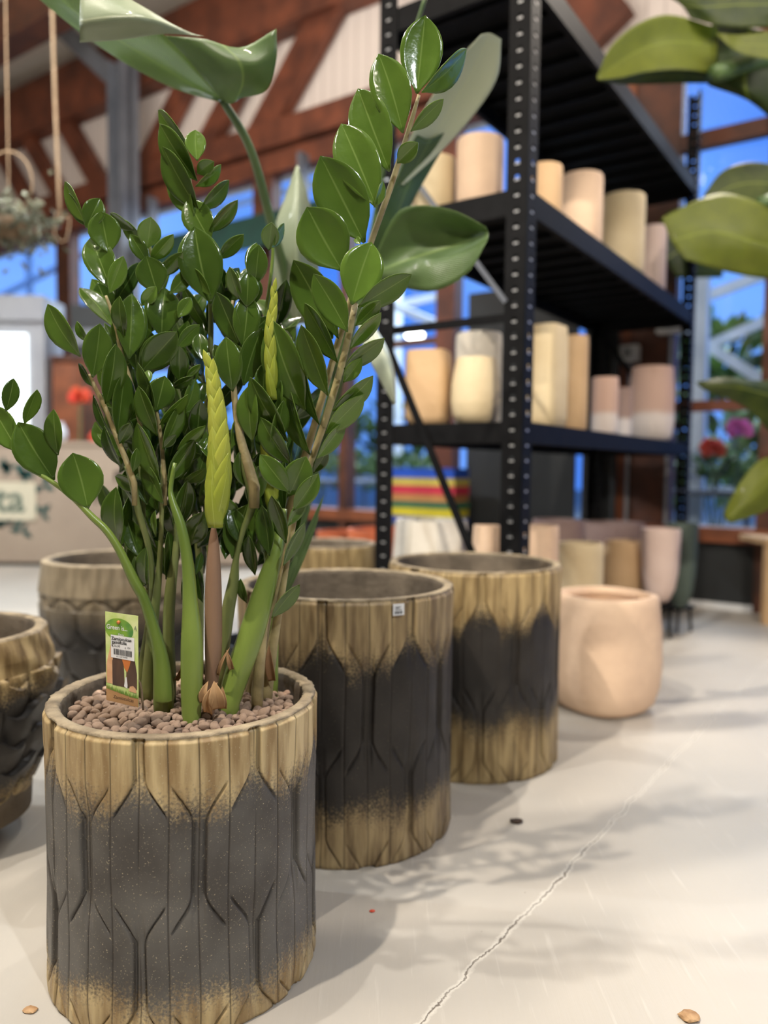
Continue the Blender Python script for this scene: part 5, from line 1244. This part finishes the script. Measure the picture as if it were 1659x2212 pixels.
# D round leaf pointing right
l = LeafMesh()
surf(l, [[(800, 580, 1.9), (850, 470, 1.82), (900, 444, 1.78), (980, 455, 1.74), (1050, 490, 1.72)], [(800, 590, 1.9), (870, 540, 1.86), (930, 515, 1.84), (1000, 505, 1.8), (1054, 500, 1.74)], [(800, 595, 1.9), (870, 585, 1.82), (940, 570, 1.8), (1010, 540, 1.76), (1055, 510, 1.73)], [(806, 602, 1.9), (870, 622, 1.84), (940, 628, 1.8), (1010, 590, 1.76), (1053, 520, 1.73)]], tone=.35)
l.build('leaf', M['strel'], st)
petiole([base_px, (690, 1000, 2.2), (760, 720, 2.0), (805, 592, 1.9)], 18)
l = LeafMesh()
surf(l, [[(804, 600, 1.95), (800, 540, 1.93), (812, 470, 1.93), (850, 430, 1.95)], [(860, 600, 1.97), (870, 540, 1.97), (872, 480, 1.97), (868, 440, 1.96)]], tone=.3)
l.build('leaf', M['strel'], st)
# E narrow hanging leaf
l = LeafMesh()
surf(l, [[(770, 690, 1.95), (790, 760, 1.9), (820, 820, 1.88), (850, 874, 1.88)], [(790, 690, 1.93), (822, 750, 1.88), (845, 810, 1.86), (853, 874, 1.87)], [(806, 700, 1.96), (838, 755, 1.93), (853, 810, 1.9), (855, 872, 1.88)]], tone=.8)
l.build('leaf', M['strelp'], st)
# thin stalk top
petiole([base_px, (720, 900, 2.25), (800, 520, 2.1), (860, 200, 1.95), (920, -10, 1.85)], 12)
# grassy blades right of the zz
l = LeafMesh()
for (x0, y0, x1_, y1_, w) in ((600, 1290, 700, 1070, 12), (610, 1300, 690, 1110, 10), (600, 1260, 672, 1090, 9), (590, 1330, 650, 1180, 14)):
    l.blade(P(x0, y0, 1.42), P(x1_, y1_, 1.40), w/FPX*1.4, .2, .4, shape='b')
l.build('basal_blades', M['strel'], st)

# ------------------------------------------------------------------ banana plant off the right edge
BB = Vector((2.35, 3.35, 0))
bn = empty('banana_plant', BB, 'large banana plant whose leaves hang in from the right edge', 'plant')
bpo = MB().lathe(BB, [(.2, 0), (.26, .4), (.28, .42), (.25, .42), (.18, .05)], 32).build('black_pot', M['blackpanel'], origin=BB, smooth=True); autosmooth(bpo.data, 40); tag(bpo, 'black pot of the banana plant beyond the right edge', 'pot')
def bpet(ptsY, w):
    q = cr(ptsY, 20); MB().tube([P(a, b, c) for a, b, c in q], [w/2/FPX*q[i][2]*(1-.4*i/20) for i in range(21)], 8).build('petiole', M['strel_stem'], bn, smooth=True)
b0p = (1985, 1150, 3.35)
bpet([b0p, (1950, 700, 3.3), (1850, 250, 3.1), (1700, 130, 2.95), (1540, 160, 2.85)], 60)
bpet([b0p, (1960, 800, 3.35), (1880, 500, 3.3), (1750, 420, 3.2), (1640, 440, 3.1)], 46)
bpet([b0p, (1930, 950, 3.3), (1820, 850, 3.2), (1700, 840, 3.1)], 40)
def bl_(curves, tone, m='banana'):
    l = LeafMesh(); surf(l, curves, tone=tone); l.build('leaf', M[m], bn)
bl_([[(1550, 60, 2.9), (1450, 32, 2.82), (1380, 50, 2.78), (1320, 100, 2.74), (1290, 165, 2.7)], [(1550, 100, 2.92), (1460, 90, 2.86), (1390, 105, 2.82), (1330, 140, 2.76), (1290, 168, 2.7)], [(1545, 158, 2.9), (1470, 150, 2.84), (1400, 155, 2.8), (1340, 168, 2.74), (1292, 172, 2.7)]], .85)
bl_([[(1545, 158, 2.9), (1470, 150, 2.84), (1400, 155, 2.8), (1340, 168, 2.74), (1292, 172, 2.7)], [(1530, 180, 2.98), (1460, 180, 2.92), (1400, 182, 2.88), (1340, 182, 2.8), (1292, 174, 2.7)]], .1)
bl_([[(1690, -40, 2.9), (1600, -30, 2.86), (1500, -20, 2.84), (1420, -20, 2.84)], [(1690, 10, 2.86), (1600, 10, 2.84), (1520, 15, 2.82), (1470, 10, 2.84)], [(1690, 60, 2.9), (1610, 60, 2.86), (1550, 55, 2.84), (1492, 40, 2.84)]], .2)
bl_([[(1540, 40, 2.98), (1530, 100, 2.96), (1520, 150, 2.96), (1530, 185, 2.98)], [(1620, 60, 2.92), (1610, 130, 2.9), (1610, 190, 2.9), (1620, 220, 2.94)], [(1720, 80, 2.98), (1710, 150, 2.94), (1710, 230, 2.94), (1700, 290, 2.98)]], .02)
bl_([[(1700, 60, 2.8), (1640, 70, 2.8), (1590, 75, 2.8), (1545, 70, 2.82)], [(1700, 130, 2.78), (1640, 125, 2.78), (1590, 110, 2.78), (1548, 76, 2.82)]], .7)
bl_([[(1700, 470, 3.1), (1620, 430, 3.06), (1540, 420, 3.04), (1430, 470, 3.0)], [(1700, 540, 3.05), (1620, 520, 3.0), (1540, 500, 3.0), (1450, 520, 3.0)], [(1700, 600, 3.1), (1640, 600, 3.06), (1560, 585, 3.04), (1480, 560, 3.0)]], .75)
bl_([[(1700, 360, 3.2), (1620, 350, 3.2), (1560, 370, 3.2), (1520, 420, 3.2)], [(1700, 440, 3.16), (1620, 440, 3.16), (1570, 450, 3.16), (1525, 470, 3.18)]], .2)
bl_([[(1700, 820, 3.1), (1640, 822, 3.05), (1570, 815, 3.0), (1505, 825, 3.0)], [(1700, 870, 3.06), (1650, 850, 3.02), (1580, 835, 2.98), (1508, 832, 3.0)], [(1700, 960, 3.1), (1660, 930, 3.06), (1610, 880, 3.02), (1520, 842, 3.0)]], .15)
bl_([[(1720, 990, 3.0), (1650, 990, 2.96), (1600, 1040, 2.94), (1562, 1110, 2.94)], [(1720, 1030, 2.96), (1670, 1040, 2.92), (1620, 1080, 2.9), (1570, 1125, 2.92)], [(1720, 1080, 3.0), (1680, 1090, 2.96), (1640, 1110, 2.94), (1580, 1130, 2.94)]], .9)
# green leaf behind the rack's right end
bl_([[(1560, 440, 4.5), (1500, 450, 4.45), (1450, 455, 4.4), (1425, 480, 4.4)], [(1570, 520, 4.5), (1510, 530, 4.45), (1470, 540, 4.4), (1440, 560, 4.4)], [(1560, 600, 4.5), (1520, 600, 4.45), (1480, 600, 4.4), (1460, 600, 4.4)]], .1)

# ------------------------------------------------------------------ litter on the floor
for (px, py, s_, m, lb) in ((804, 1969, .004, 'red', 'tiny red bead on the floor right of the front planter'), (1115, 1777, .012, 'soil', 'dark scuffed crumb on the floor beside the second planter'), (1490, 2200, .012, 'husk', 'dry brown leaf flake at the bottom edge of the floor'), (66, 2184, .008, 'husk', 'small brown flake on the floor left of the front planter')):
    p = F(px, py); bm = bmesh.new(); bmesh.ops.create_icosphere(bm, subdivisions=2, radius=1)
    for v in bm.verts: v.co = Vector((v.co.x*1.3, v.co.y, v.co.z*.35))*(1+.35*noise.noise(v.co*1.5+Vector((px, 0, 0))))*s_
    me = bpy.data.meshes.new('crumb'); bm.to_mesh(me); bm.free(); me.materials.append(M[m])
    o = bpy.data.objects.new('floor_crumb', me); COL.objects.link(o); o.location = (p.x, p.y, s_*.3); tag(o, lb, 'debris')
